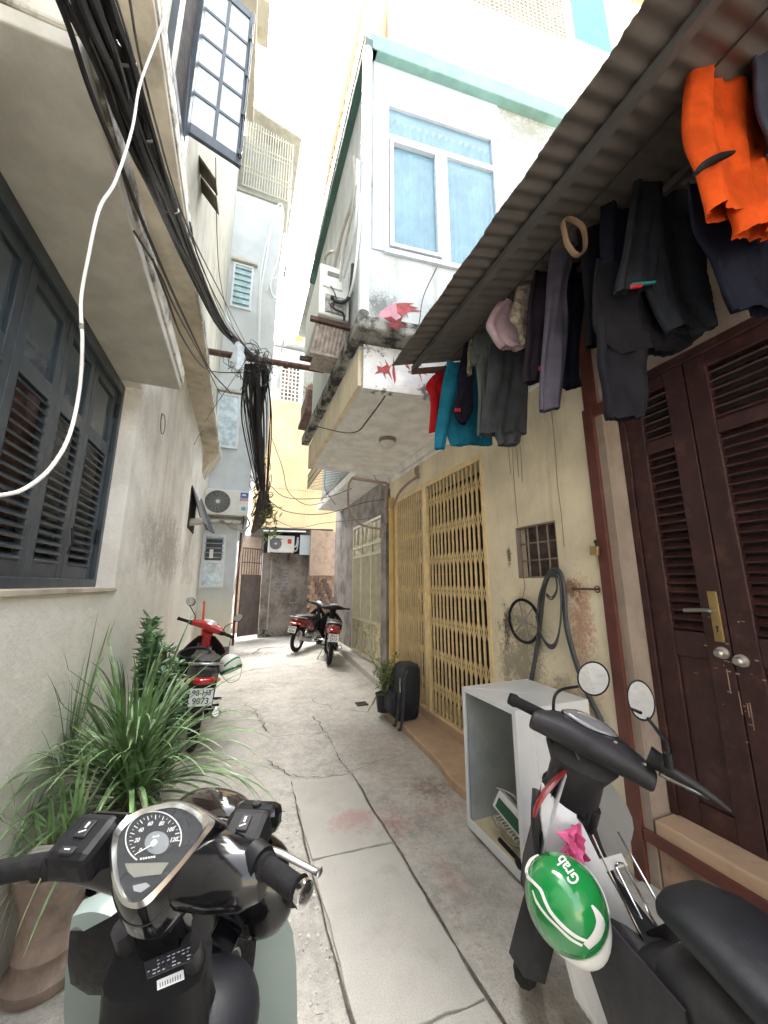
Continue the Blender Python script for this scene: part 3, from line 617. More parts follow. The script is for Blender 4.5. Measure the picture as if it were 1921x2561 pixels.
for i in range(61): gr.append([(.90+.015*math.cos(i*math.pi/2),3.1+2.2*i/60,8.05),(1.05+.015*math.cos(i*math.pi/2),3.1+2.2*i/60,9.6)])
b.sheet(gr); build(b,'orange_roof','orange',ub)
for i,zz in enumerate((6.9,7.2)):
    pass
# fat corner downpipe
dp=MB(); dp.tube([(.775,2.40,6.42),(.775,2.40,5.4),(.765,2.40,3.6)],.045,14)
dpo=tag(build(dp,'downpipe','pvc',smooth=True),'fat pale grey downpipe on the corner of the boxed upper room','pipe')
for z in (5.35,5.05,6.35): b=MB(); b.lathe([(.05,0),(.05,.05)],(.774,2.40,z),14); build(b,'pipe_collar','pvc',dpo,smooth=True)
# bundle of thin pipes down the alley face
for k,(pts,r_,mt) in enumerate([([(765,340),(765,420),(740,500),(722,580),(718,600)],.018,'greypipe'),([(772,345),(768,430),(752,500),(735,580)],.014,'pvc'),([(776,350),(772,450),(762,520),(742,600)],.014,'pvc'),([(779,420),(775,500),(765,600),(755,640)],.012,'pvc'),([(768,400),(758,470),(742,550),(733,620)],.012,'greypipe'),([(700,600),(702,560),(712,545),(722,545)],.016,'greypipe')]):
    b=MB(); b.tube([PX(*p,.74-.012*k) for p in pts],r_,7,smooth=4)
    tag(build(b,'lagged_pipe',mt,smooth=True),['brownish lagged pipe leading down to the side mounted unit','thin white pipe leftmost behind the downpipe','thin white pipe curving close behind the downpipe','short white pipe ending lowest beside the downpipe','grey lagged pipe in the middle of the pipe bundle','short hooked pipe rising from the side mounted unit'][k],'pipe','thin pipes on the alley face of the boxed room')
# AC unit seen end on
t=thing('air_conditioner','outdoor air conditioner seen end on beside the fat downpipe','air conditioner',(.66,2.95,3.85))
b=MB(); b.box(.50,.79,2.92,3.72,3.93,4.47); build(b,'casing','acwhite',t,bevel=.015)
b=MB(); b.box(.53,.72,2.905,2.921,4.22,4.42); build(b,'handle_cover','acwhite',t,bevel=.01)
b=MB(); b.box(.57,.68,2.898,2.906,4.34,4.385); build(b,'handle_recess_shade',M('painted recess shade',(.2,.2,.18),.8),t)  # raised darker plate, the recess shade is put into its colour
b=MB(); b.box(.56,.76,2.904,2.921,3.96,4.14); build(b,'valve_plate',M('dirty valve plate',(.3,.3,.28),.8,var=.6,vs=30),t)
b=MB(); b.tube([(.63,2.88,4.07),(.70,2.86,4.05),(.76,2.88,4.12),(.79,2.87,4.22),(.80,2.86,4.5)],.018,8,smooth=4); b.tube([(.60,2.88,4.02),(.64,2.86,3.96),(.72,2.87,3.95),(.74,2.9,3.9)],.010,6,smooth=4); b.ell((.62,2.89,4.1),(.02,.02,.02),8,6); b.ell((.62,2.89,4.03),(.018,.02,.018),8,6); b.tube([(.6,2.89,4.22),(.63,2.87,4.15),(.66,2.88,4.08)],.006,5,smooth=3)
build(b,'valves','cable',t,smooth=True)
b=MB(); b.box(.44,.84,2.96,3.0,3.88,3.92); b.box(.44,.84,3.6,3.64,3.88,3.92); build(b,'bracket','rust',t)
# corrugated rusty panel below it
b=MB(); gr=[]
for i in range(41): x=.50+.29*i/40; gr.append([(x,2.99+.008*math.cos(i*1.2),3.87),(x-.03,3.05+.008*math.cos(i*1.2),3.60)])
b.sheet(gr,.006,(0,1,0)); b.box(.50,.79,3.07,3.3,3.585,3.60); b.box(.46,.79,3.02,3.06,3.58,3.61); tag(build(b,'rain_hood',M('streaked grey sheet',(.36,.31,.27),.8,var=.3,vs=18,dirt=(.1,.06,.05),da=.6,ds=10)),'rusty corrugated hood under the end on unit','hood')
# folding gate
fg=thing('folding_gate','yellow folding scissor gate with two leaves closed across the doorway','gate',(RX+.03,3.7,.14))
b=MB(); X0=RX-.012
b.box(X0,X0+.05,2.70,4.74,2.66,2.722); b.box(X0,X0+.05,2.695,2.735,.14,2.66); b.box(X0,X0+.05,4.70,4.745,.14,2.66); b.box(X0-.01,X0+.05,2.735,4.70,.14,.155)
build(b,'gate_frame','gatey',fg,bevel=.003)
def leaf(y0,y1,n_,lab):
    b=MB(); xs_=X0+.02; dy=(y1-y0)/n_
    for i in range(n_+1):
        y=y0+dy*i; b.box(xs_-.008,xs_+.008,y-.009,y-.0015,.16,2.655); b.box(xs_-.007,xs_+.007,y+.002,y+.009,.16,2.655)
    lf=build(b,'gate_leaf','gatey',fg)
    b=MB(); rows=7; z0=.24; hh=(2.62-z0)/rows
    for r_ in range(rows):
        za=z0+hh*r_; zb=za+hh*.66
        for i in range(n_):
            ya=y0+dy*i; yb=ya+dy
            for (p,q,xo) in ((ya,yb,.010),(yb,ya,-.010)):
                v=Vector((0,q-p,zb-za)); w_=Vector((0,-v.z,v.y)).normalized()*.0048
                a_=Vector((xs_+xo,p,za)); c_=Vector((xs_+xo,q,zb)); b.prism([a_-w_,a_+w_,c_+w_,c_-w_],(.003*(1 if xo>0 else -1),0,0))
    build(b,'lattice','gatey',lf); return lf
leaf(3.90,4.69,12,''); leaf(2.745,3.80,14,'')
b=MB(); b.box(X0-.01,X0+.04,3.80,3.845,.155,2.66); b.box(X0-.01,X0+.04,3.85,3.895,.155,2.66); build(b,'meeting_stile','gatey',fg,bevel=.003)
b=MB(); b.box(X0-.03,X0-.01,3.82,3.87,1.2,1.45); b.tube([(X0-.03,3.86,1.3),(X0-.07,3.88,1.33),(X0-.07,3.88,1.42),(X0-.03,3.86,1.45)],.008,6,smooth=3); build(b,'gate_lock','gatey',fg,bevel=.003)
b=MB(); b.box(RX+.35,RX+.37,2.7,4.74,.14,2.72); build(b,'room_shade_sheet',M('painted room shade',(.012,.013,.012),.9,var=.6,vs=4),gh)  # black sheet stands in for the unlit room's shade behind the bars
b=MB(); b.tube([(RX-.035,4.84,.1),(RX-.035,4.84,2.75)],.04,10); tag(build(b,'gate_post',M('mustard post paint',(.60,.42,.15),.6,dirt=(.3,.22,.12),da=.5,ds=8)),'round mustard post at the far side of the folding gate','post')
# small barred window
sw=thing('barred_window','small square barred window in the cream wall','window',(RX+.02,2.12,1.545))
b=MB(); b.box(RX+.10,RX+.14,1.925,2.325,1.55,1.94); build(b,'opening',M('brown window recess',(.09,.065,.055),.8,var=.5,vs=12),sw)
b=MB()
for i in range(1,4): y=1.925+.4*i/4; b.tube([(RX+.03,y,1.55),(RX+.03,y,1.94)],.007,6)
for i in range(1,3): z=1.55+.39*i/3; b.tube([(RX+.037,1.925,z),(RX+.037,2.325,z)],.007,6)
b.box(RX+.005,RX+.05,1.922,1.932,1.545,1.945); b.box(RX+.005,RX+.05,2.318,2.328,1.545,1.945); b.box(RX+.005,RX+.05,1.932,2.318,1.545,1.557); b.box(RX+.005,RX+.05,1.932,2.318,1.933,1.945)
build(b,'bars',M('rusty grey bar',(.26,.20,.17),.7,dirt=(.12,.05,.04),da=.6,ds=20),sw)
b=MB(); b.torus((RX-.006,4.05,2.95),.055,.008,rot('Y',90),24,6); b.torus((RX-.004,4.05,2.95),.03,.006,rot('Y',90),20,6); b.ell((RX-.004,4.05,2.95),(.004,.02,.02),10,6); tag(build(b,'house_emblem','pillar'),'small round moulded disc on the wall above the folding gate','emblem')
b=MB(); b.tube([PX(902,1030,RX-.03),PX(880,1045,RX-.06),PX(862,1065,RX-.06),PX(850,1090,RX-.05),PX(835,1105,RX-.05)],.018,7,smooth=4); b.obox(PX(902,1028,RX-.02),(.04,.05,.07)); tag(build(b,'conduit_elbow','pillar',smooth=True),'bent conduit leaving the wall above the far gate leaf','pipe')
# ================================================================ RIGHT: DOOR HOUSE (nearest)
dh=thing('door_house','shaded house at the right edge with the tall brown louvred doors','house',(2.8,.6,0))
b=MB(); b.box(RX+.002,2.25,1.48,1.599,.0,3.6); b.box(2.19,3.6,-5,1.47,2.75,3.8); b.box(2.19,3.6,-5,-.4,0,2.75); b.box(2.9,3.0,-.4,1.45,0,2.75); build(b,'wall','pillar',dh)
b=MB(); b.box(RX-.022,RX+.03,1.53,1.60,0.0,2.62); build(b,'corner_strip','woodtrim',dh,bevel=.004)
b=MB(); b.box(RX-.02,RX+.14,1.38,1.53,2.55,2.62); b.box(RX-.02,RX+.22,1.50,1.58,2.62,3.3); build(b,'iron_frame','woodtrim',dh)
b=MB(); b.box(2.045,2.6,-5,1.47,.22,.33); b.box(2.07,2.6,-5,1.47,0,.22); build(b,'threshold','tan',dh,bevel=.01)
b=MB(); b.box(2.025,2.044,-5,1.52,.215,.27); build(b,'threshold_edge','woodtrim',dh,bevel=.004)
b=MB()
for i in range(10): y=1.47-.3*i; b.box(2.06,2.069,y-.29,y,.0,.21)
build(b,'riser_tiles',M('mixed brown tile',(.40,.26,.18),.35,var=.55,vs=3.3),dh)
b=MB(); b.box(1.62,2.06,-5,1.56,-.02,.012); struct(build(b,'doorway_tiles',M('pale grey tile',(.5,.49,.45),.3,var=.1,dirt=(.3,.28,.24),da=.5,ds=6)))
# doors
dd=thing('double_door','tall dark brown double door with louvred upper panels and brass handle','door',(2.2,.8,.33))
DX=2.20
def door_leaf(y0,y1,z0,z1):
    b=MB(); st=.10
    b.box(DX,DX+.045,y0,y0+st,z0,z1); b.box(DX,DX+.045,y1-st,y1,z0,z1)
    for a,c_ in ((z0,z0+.11),(1.13,1.26),(2.25,2.325),(z1-.08,z1)): b.box(DX+.001,DX+.044,y0+st,y1-st,a,c_)
    b.box(DX+.014,DX+.03,y0+st,y1-st,z0+.11,1.13)
    lf=build(b,'door_leaf','wood',dd,bevel=.005)
    b=MB()
    for a,c_ in ((1.26,2.25),(2.325,z1-.08)):
        k=int((c_-a)/.047)
        for j in range(k): b.obox((DX+.022,(y0+y1)/2,a+(c_-a)*(j+.5)/k),(.042,y1-y0-2*st+.004,.011),rot('Y',-40))
    build(b,'louvres','wood',lf); b=MB(); b.box(DX+.05,DX+.054,y0+.02,y1-.02,1.2,z1-.02); build(b,'backing','dark',lf)
    return lf
l1=door_leaf(1.095,1.44,.33,2.70); l2=door_leaf(.62,1.09,.33,2.70); l3=door_leaf(.15,.615,.33,2.70)
b=MB(); b.box(DX-.012,DX+.05,1.44,1.478,.33,2.748); b.box(DX-.012,DX+.05,-.4,1.44,2.70,2.748); build(b,'door_frame','wood',dd,bevel=.004)
b=MB(); b.box(DX-.008,DX,1.112,1.152,1.225,1.465); pl=build(b,'handle_plate','brass',dd,bevel=.003)
b=MB(); b.tube([(DX-.008,1.134,1.372),(DX-.042,1.134,1.372),(DX-.047,1.155,1.374),(DX-.045,1.245,1.367)],.010,8,smooth=3); build(b,'lever','steel',pl,smooth=True)
b=MB(); b.ell((DX-.0085,1.132,1.294),(.002,.007,.007),8,6); b.box(DX-.0105,DX-.008,1.129,1.135,1.27,1.294); build(b,'keyhole','ink',pl)
for y,z in ((1.13,1.175),(1.06,1.152)):
    b=MB(); b.lathe([(.028,0),(.028,.01),(.016,.015),(.02,.04),(.012,.052)],(DX,y,z),16,rot('Y',-90)); build(b,'door_knob',M('worn steel knob',(.5,.46,.42),.4,.7),dd,smooth=True)
b=MB()
for i in range(34):
    y=random.gauss(1.09,.05); z=random.gauss(1.10,.16); b.box(DX-.0015,DX,y,y+random.uniform(.003,.018),z,z+random.uniform(.002,.009))
for i in range(5): y=random.uniform(1.03,1.15); z=random.uniform(.85,1.05); b.box(DX-.0015,DX,y,y+.004,z,z+random.uniform(.03,.12))
build(b,'chipped_paint',M('bare chipped wood',(.33,.22,.15),.8),dd)
# ---- latch bar, padlock
b=MB(); b.tube([(RX-.02,1.62,1.47),(RX-.03,1.78,1.47)],.008,6); b.ell((RX-.03,1.79,1.47),(.013,.013,.013),8,6); b.torus((RX-.02,1.63,1.47),.018,.004,rot('Y',90),12,5); tag(build(b,'latch_bar','rust'),'rusty sliding bar fixed on the wall beside the brown corner strip','latch')
pk=thing('padlock','brass padlock hanging on the brown corner strip','padlock',(RX-.03,1.6,1.68))
b=MB(); b.obox((RX-.045,1.60,1.70),(.022,.055,.055),rot('X',8)); build(b,'body','brass',pk,bevel=.004)
b=MB(); b.tube([(RX-.045,1.585,1.725),(RX-.045,1.585,1.75),(RX-.03,1.60,1.765),(RX-.02,1.615,1.75)],.005,6,smooth=3); build(b,'shackle','blackplastic',pk)
# corrugated awning over the doors
aw=thing('corrugated_awning','dark corrugated sheet awning sloping out over the drying clothes','awning',(1.5,0,3.15))
b=MB(); gr=[]; NY=324; rf=random.Random(4)
for i in range(NY+1):
    y=2.30-3.6*i/NY; ph=math.cos(i*2*math.pi/6)
    x0=.955+.006*ph+.004*math.sin(i*.21)+rf.uniform(-.002,.002)
    gr.append([(x0+(2.3-x0)*t,y,3.115+.009*ph+.42*t) for t in (0,.25,.5,.75,1,1.1)])
b.sheet(gr,.004,(0,0,1)); build(b,'sheet','awning',aw,smooth=True)
b=MB(); b.prism([(1.115,2.27,3.10),(1.155,2.27,3.112),(1.155,2.27,3.15),(1.115,2.27,3.138)],(0,-3.5,0)); b.prism([(1.7,2.27,3.27),(1.74,2.27,3.285),(1.74,2.27,3.325),(1.7,2.27,3.31)],(0,-3.5,0)); build(b,'purlin','beamgrey',aw)
b=MB()
for y in (2.25,): b.prism([(1.12,y,3.075),(2.05,y,3.36),(2.05,y,3.40),(1.12,y,3.112)],(0,.03,0))
build(b,'rafter','rust',aw)
b=MB(); b.box(2.05,2.06,-2.4,2.4,3.3,3.75); 
# ================================================================ RIGHT FAR: row houses
rf_=thing('far_row_house','grey row house beyond the folding gate with cream metal gate','house',(2.7,7.3,0))
b=MB(); b.box(2.42,3.6,4.98,9.9,0,3.55); b.box(1.85,3.6,5.05,9.3,3.55,3.7); b.box(1.9,3.6,5.1,9.2,3.7,6.2); build(b,'wall','stone',rf_)
b=MB(); b.box(1.80,2.45,5.6,9.4,3.42,3.56); b.prism([(1.80,5.6,3.42),(2.42,5.6,3.42),(2.42,5.6,3.1)],(0,.12,0)); build(b,'soffit','soffit_w',rf_)
b=MB(); b.box(1.86,1.9,5.1,9.2,3.72,6.2); build(b,'front_wall','white_r',rf_)
b=MB(); b.box(2.28,2.44,5.72,5.98,0,3.4); build(b,'pillar','stone',rf_,bevel=.006)
b=MB(); b.tube([(2.0,4.99,2.4),(2.0,5.0,2.92),(2.02,5.0,3.02)],.028,10); b.tube([(2.0,5.0,3.02),(1.45,5.0,3.04)],.025,8); b.tube([(1.45,5.0,3.04),(1.40,5.0,2.9),(1.42,5.0,2.55),(1.6,5.0,2.35),(1.95,5.0,2.3)],.016,8,smooth=4); tag(build(b,'stained_pipework','pillar',smooth=True),'stained pipe frame hanging under the far end of the bay','pipe')
dg=thing('white_side_door','narrow white metal door with a slatted vent top','door',(2.38,5.35,.1))
b=MB(); b.box(2.36,2.40,5.10,5.62,.1,1.98); build(b,'door_leaf',M('white grey ribbed sheet',(.55,.57,.56),.5),dg,bevel=.003)
b=MB()
for i in range(12): b.box(2.352,2.36,5.12+i*.042,5.132+i*.042,.12,1.96)
build(b,'ribs',M('pale rib',(.48,.5,.5),.5),dg)
b=MB(); b.box(2.36,2.39,5.10,5.13,1.98,2.75); b.box(2.36,2.39,5.59,5.62,1.98,2.75)
for i in range(11): b.obox((2.38,5.36,2.03+i*.065),(.04,.46,.02),rot('Y',35))
build(b,'vent_slats','gatecream',dg)
cg=thing('cream_metal_gate','cream metal gate with long vertical bars and pressed panels beyond the folding gate','gate',(2.4,6.8,.12))
b=MB(); b.box(2.37,2.40,6.05,7.85,.12,2.75); build(b,'sheet_back',M('yellowish frosted sheet',(.55,.50,.32),.6,var=.4,vs=7),cg)  # yellowish frosted sheet with a mottled tone
b=MB()
for y in (6.0,6.62,7.24,7.83): b.box(2.335,2.372,y,y+.05,.12,2.75)
for z in (.12,.78,2.05,2.25,2.70): b.box(2.336,2.371,6.05,7.83,z,z+.05)
for i in range(28): y=6.08+i*.062; b.box(2.34,2.37,y,y+.016,.83,2.05)
for i in range(6):
    y=6.15+i*.28; b.box(2.34,2.37,y,y+.14,.3,.32); b.box(2.34,2.37,y,y+.14,.6,.62); b.prism([(2.34,y,.34),(2.34,y+.14,.34),(2.34,y+.07,.58)],(.03,0,0)); b.prism([(2.34,y,2.66),(2.34,y+.14,2.66),(2.34,y+.07,2.34)],(.03,0,0))
build(b,'bars','gatecream',cg)
# flower rack
b=MB(); c0=(1.62,7.0,3.72)
for i in range(6): x=1.36+.09*i; b.tube([(x,6.75,3.72),(x,6.75,4.05)],.008,4)
for i in range(15): y=6.75+i*.12; b.tube([(1.36,y,3.72),(1.36,y,4.05)],.008,4); b.tube([(1.36,y,3.72),(1.84,y,3.72)],.008,4)
for z in (3.72,3.88,4.05): b.tube([(1.84,6.75,z),(1.36,6.75,z),(1.36,8.45,z)],.01,4)
tag(build(b,'flower_rack',M('dull green iron',(.07,.11,.07),.7)),'empty green iron flower rack jutting from the far row house','rack')
# ================================================================ BACK OF THE ALLEY
bk=thing('back_shed','low blotchy cement walled shed closing the alley','shed',(1.6,11.8,0))
b=MB(); b.box(.62,2.0,11.5,13,0,2.42); b.box(2.0,2.9,11.1,13,0,2.42); build(b,'wall','stone',bk)
b=MB(); b.box(.62,1.9,11.55,13,2.42,3.05); build(b,'gap_shade_block','dark',bk)  # solid dark block stands in for the shade under the shed roof
b=MB(); b.box(1.92,2.75,10.9,11.08,1.75,3.1); build(b,'speckled_panel','pinkstone',bk)
b=MB(); b.prism([(.25,10.9,3.05),(2.6,10.9,3.12),(2.6,10.9,3.16),(.25,10.9,3.09)],(0,2.2,0)); build(b,'roof',M('dark shed roof',(.08,.075,.075),.8,dirt=(.2,.19,.18),da=.5,ds=6),bk)
b=MB()
rb=random.Random(3)
for r_ in range(13):
    for c_ in range(6):
        if (c_+r_/2.2)<1.2+0.0*r_ and r_<13:
            pass
        x=1.95+c_*.16+(.08 if r_%2 else 0); z=.05+r_*.13
        b.obox((x,10.93-rb.uniform(0,.012),z+.06),(.15,.05,.12))
bo=build(b,'stepped_bricks',M('brown stepped brick',(.30,.20,.14),.9,var=.45,vs=7),bk,bevel=.004)
b=MB()
for r_ in range(12):
    x=1.98+.055*(12-r_)*1.0; b.obox((x+.1,10.895,.12+r_*.135),(.15,.05,.12)); b.obox((x+.34,10.893,.12+r_*.135),(.13,.05,.12))
build(b,'dark_bricks',M('sooty brick',(.12,.085,.07),.9,var=.3),bk,bevel=.004)
b=MB(); b.tube([(.85,11.47,0),(.87,11.47,2.3)],.025,6); b.tube([(1.75,11.45,1.3),(1.75,11.45,.95),(1.45,11.45,.95)],.012,5); build(b,'wall_pipes','greypipe',bk)
b=MB(); b.box(.60,1.0,11.44,11.52,0,.2); build(b,'damp_base','moss',bk)
# faded stencilled lines on the wall
b=MB(); rs=random.Random(9)
for r_ in range(7):
    x=1.02
    while x<1.38:
        w_=rs.uniform(.02,.05)
        if rs.random()<.75: b.box(x,x+w_,11.494,11.498,1.9-r_*.105,1.955-r_*.105)
        x+=w_+.015
build(b,'faded_stencil',M('faded blue grey stencil',(.17,.19,.24),.9,var=.5,vs=25),bk)
t,bd=ac('air_conditioner','small ivory air conditioner with a red sticker under the shed roof',1.10,11.1,2.42,.74,.28,.50,.17)
b=MB(); b.box(1.27,1.38,11.09,11.098,2.68,2.82); build(b,'red_sticker',M('red label',(.55,.05,.03),.4),t)
b=MB(); b.tube([(1.47,11.2,2.6),(1.55,11.2,2.65),(1.58,11.2,2.9)],.03,6,smooth=3); b.tube([(1.47,11.2,2.5),(1.56,11.2,2.5),(1.6,11.2,2.8)],.02,6,smooth=3); build(b,'pipes','pvc',t)
b=MB(); b.box(.8,.83,11.1,11.5,2.2,2.42); b.box(1.35,1.38,11.1,11.5,2.2,2.42); build(b,'bracket','rust',t)
b=MB(); b.box(1.62,2.12,11.0,11.04,2.36,2.95); tag(build(b,'white_board','white_panel',bevel=.003),'plain white board hung under the shed roof beside the small unit','board')
b=MB(); b.tube([(.55,10.86,3.0),(1.75,10.86,3.03)],.022,8); tag(build(b,'tube_light','pvc'),'white tube light fixed under the shed roof edge','lamp')
pg=thing('passage_gate','dark brown sheet gate with a barred top in the side passage','gate',(.3,11.4,0))
b=MB(); b.prism([(.05,10.9,.12),(.58,11.35,.12),(.58,11.35,1.75),(.05,10.9,1.75)],(.02,-.03,0)); build(b,'sheet','brownmetal',pg)
b=MB()
for i in range(9): f=i/8; b.tube([(.05+.53*f,10.9+.45*f,1.75),(.05+.53*f,10.9+.45*f,2.5)],.012,4)
for z in (1.75,2.1,2.5): b.tube([(.05,10.9,z),(.58,11.35,z)],.014,4)
build(b,'bars','rust',pg)
b=MB(); b.box(-.1,.62,12.8,12.9,0,3.1); build(b,'passage_back',M('tan passage wall',(.32,.24,.18),.9),pg)
b=MB(); b.tube([(-.03,9.6,.1),(-.03,9.6,2.8)],.03,6); tag(build(b,'brown_post','woodtrim'),'thin brown post at the corner of the tall house passage','post')
# houses beyond
yh=thing('apricot_house','blank apricot painted house wall beyond the shed','house',(2,15,3))
b=MB(); b.box(.3,4.4,14,18,0,8.75); build(b,'wall','yellow',yh)
b=MB(); b.box(.3,1.9,13.96,14,3.6,3.66); b.tube([(2.2,13.97,3.3),(2.25,13.97,8.5)],.008,4); b.box(.3,4,13.97,14,5.1,5.12); build(b,'joint_lines',M('thin plaster joint',(.6,.46,.3),.8),yh)
wh=thing('grid_window_house','small white house with a square grid window above the apricot wall','house',(1.5,15,8.75))
b=MB(); b.box(.2,2.8,14.2,18,8.75,11.2); b.prism([(.2,14,11.15),(2.9,14,11.65),(2.9,14,11.75),(.2,14,11.25)],(0,3,0)); build(b,'wall','white_r',wh)
b=MB(); b.box(1.02,1.75,14.1,14.21,8.85,10.5); w_=build(b,'window',M('mottled brown panel',(.14,.11,.08),.9,var=.7,vs=6),wh)  # mottled brown panel behind the grid bars
b=MB()
for i in range(6): x=1.02+i*.146; b.tube([(x,14.08,8.8),(x,14.08,10.55)],.018,4)
for i in range(11): z=8.8+i*.17; b.tube([(1.0,14.08,z),(1.78,14.08,z)],.018,4)
build(b,'window_grid','white',w_)
b=MB(); b.box(.45,.85,14.05,14.2,9.2,10.6); build(b,'side_window',M('pale panelled door',(.6,.62,.55),.7),wh)
orh=thing('orange_house','orange painted gable house farthest down the alley','house',(1.6,19,10))
b=MB(); b.prism([(.9,16,11.2),(2.05,16,13.9),(2.05,16,11.2)],(0,4,0)); build(b,'gable','orange',orh)
b=MB(); b.box(2.05,3.4,15.9,20,11.2,14.2); build(b,'wall',M('mottled peach wall',(.75,.55,.38),.9,dirt=(.5,.4,.3),da=.5,ds=3),orh)
b=MB(); b.box(1.02,1.45,6.8,7.7,4.95,5.35); b.box(.98,1.5,6.75,7.75,4.87,4.95); tag(build(b,'timber_planter_box',M('old brown timber',(.13,.075,.06),.9,var=.4,vs=9)),'old brown timber box hung outside beyond the crossing steel beam','box')
b=MB()
rg=random.Random(5)
for i in range(260):
    p=Vector((rg.uniform(1.0,1.45),rg.uniform(6.8,7.2),5.35+rg.random()*.08)); b.tube([p,p+Vector((rg.uniform(-.1,.1),rg.uniform(-.05,.05),rg.uniform(.02,.16)))],.004,3)
tag(build(b,'dry_plants',M('dry brown stalks',(.32,.16,.07),.9)),'dry brown plant remains in the old timber box','plant')
b=MB(); b.box(1.05,1.6,7.7,7.8,5.35,6.3); b.ell((1.45,7.6,5.8),(.16,.16,.22),14,8); tag(build(b,'water_jug',M('pale plastic',(.6,.63,.62),.4),smooth=True),'pale container standing at the back of the old timber box','container')
b=MB(); b.box(3.5,9,-7,22,0,6); b.box(-9,-3,-7,22,0,8); 
# unseen house added behind the viewpoint for bounced light and reflections
bh=thing('added_house_behind','unseen cream house added behind the viewpoint for light and reflections','house',(0,-13,0))
b=MB(); b.box(-4,5,-14,-12,0,4); build(b,'wall','cream',bh)
# ================================================================ STEEL BEAM, CABLES
b=MB(); b.tube([(-.74,4.2,4.10),(.03,4.2,4.14),(1.0,4.2,4.19)],.038,10)
for x in (-.2,.35): b.lathe([(.044,-.02),(.044,.02)],(x,4.2,4.125+x*.05),10,rot('Y',90))
tag(build(b,'steel_beam','rust',smooth=True),'brownish steel pipe beam crossing the alley and carrying the cables','beam')
rc=random.Random(11)
def wob(p,a): return Vector(p)+Vector((rc.uniform(-a,a),rc.uniform(-a,a),rc.uniform(-a,a)))
# thick bundle along the left house
path=[PX(180,-60,-.42),PX(245,120,-.42),PX(300,290,-.42),PX(365,450,-.42),PX(425,590,-.42),PX(482,710,-.36),Vector((-.02,4.18,4.14))]
start=path[0]+(path[0]-path[1])*1.6
path=[start]+path
bc=MB(); bg_=MB()
for k in range(38):
    ox=rc.gauss(0,.026); oz=rc.gauss(0,.05); r_=rc.choice([.005,.006,.008,.010,.014])
    P=[]
    for i,p in enumerate(path):
        f=1-.55*(i/(len(path)-1))
        P.append(p+Vector((ox*f,0,oz*f))+Vector((rc.uniform(-.012,.012),0,rc.uniform(-.02,.02))))
    P[-1]=path[-1]+Vector((rc.uniform(-.06,.06),rc.uniform(-.03,.03),rc.uniform(-.03,.05)))
    (bc if k%4 else bg_).tube(P,r_*(1 if k%4 else .6),5,smooth=4)
bo_=tag(build(bc,'cable_bundle','cable',smooth=True),'thick bundle of black cables running along the left house ledge','cable')
for k,(pts,mt,r_,lab) in enumerate([
  ([(118,-20),(150,60),(200,210),(262,360),(325,520),(400,690),(455,800),(500,850)],'cable',.007,'thin black cable lying below the bundle against the lintel edge'),
  ([(200,-20),(265,120),(340,330),(420,520),(480,640),(530,740)],'cablegrey',.006,'thin grey cable running just above the thick bundle'),
  ([(410,480),(430,560),(470,650),(510,720),(548,770)],'cable',.006,'thin cable sagging away from the bundle over the pale wall'),
  ([(466,340),(468,480),(475,600),(500,700),(540,765)],'cable',.004,'thin cable dropping straight down from the open casement'),
  ([(330,560),(360,640),(400,740),(450,800),(520,805)],'cable',.006,'loose cable looping under the bundle on the left wall'),
  ([(290,500),(345,590),(385,680),(440,780),(475,850)],'cable',.005,'loose black cable hanging lowest over the lintel'),
  ([(420,960),(450,900),(490,840),(530,780)],'cable',.003,'fine wire rising from the wall to the beam')]):
    b=MB(); n_=len(pts)
    b.tube([PX(x,y,-.46) if i<n_-2 else PY(x,y,4.0) for i,(x,y) in enumerate(pts)],r_,5,smooth=5)
    tag(build(b,'loose_cable',mt,smooth=True),lab,'cable','loose cables beside the thick bundle')
build(bg_,'grey_strands',M('dusty grey cable sheath',(.13,.125,.12),.6,var=.5,vs=8),bo_,smooth=True)
b=MB()
for q_ in (1,2,3,4,5):
    b.torus(path[q_+0]+Vector((0,0,0)),.062-.006*q_,.004,rot('X',70),14,5)
build(b,'cable_ties',M('pale cable tie',(.3,.3,.28),.5),bo_)
# tangle on the beam
b=MB()
for k in range(26):
    c_=Vector((-.02+rc.gauss(0,.10),4.16+rc.uniform(-.05,.05),4.14+rc.gauss(0,.05))); R_=rc.uniform(.03,.10)
    b.torus(c_,R_,.004,Euler((rc.uniform(0,3),rc.uniform(0,3),rc.uniform(0,3))).to_matrix(),16,4)
for k in range(30):
    a=wob((-.3+.5*rc.random(),4.17,4.12),.04); b.tube([a,wob(a+Vector((rc.uniform(-.1,.1),0,-.15)),.05),wob(a+Vector((rc.uniform(-.2,.2),0,-.35*rc.random())),.08)],.004,4,smooth=3)
tag(build(b,'cable_tangle','cable'),'messy tangle of wires knotted on the crossing steel beam','cable')
b=MB(); b.loft([[PY(515+wx*math.cos(a)+3*math.sin(3*a+z),z,4.05)+Vector((0,.05*math.sin(a),0)) for a in [2*math.pi*k/14 for k in range(14)]] for z,wx in ((742,4),(750,11),(762,9),(775,14),(788,8),(796,10),(803,3))])
tag(build(b,'plastic_wrap',M('whitish plastic wrap',(.62,.70,.74),.4,var=.15,vs=15),smooth=True),'pale blue white plastic bag wrapped on the cables at the beam','plastic bag')
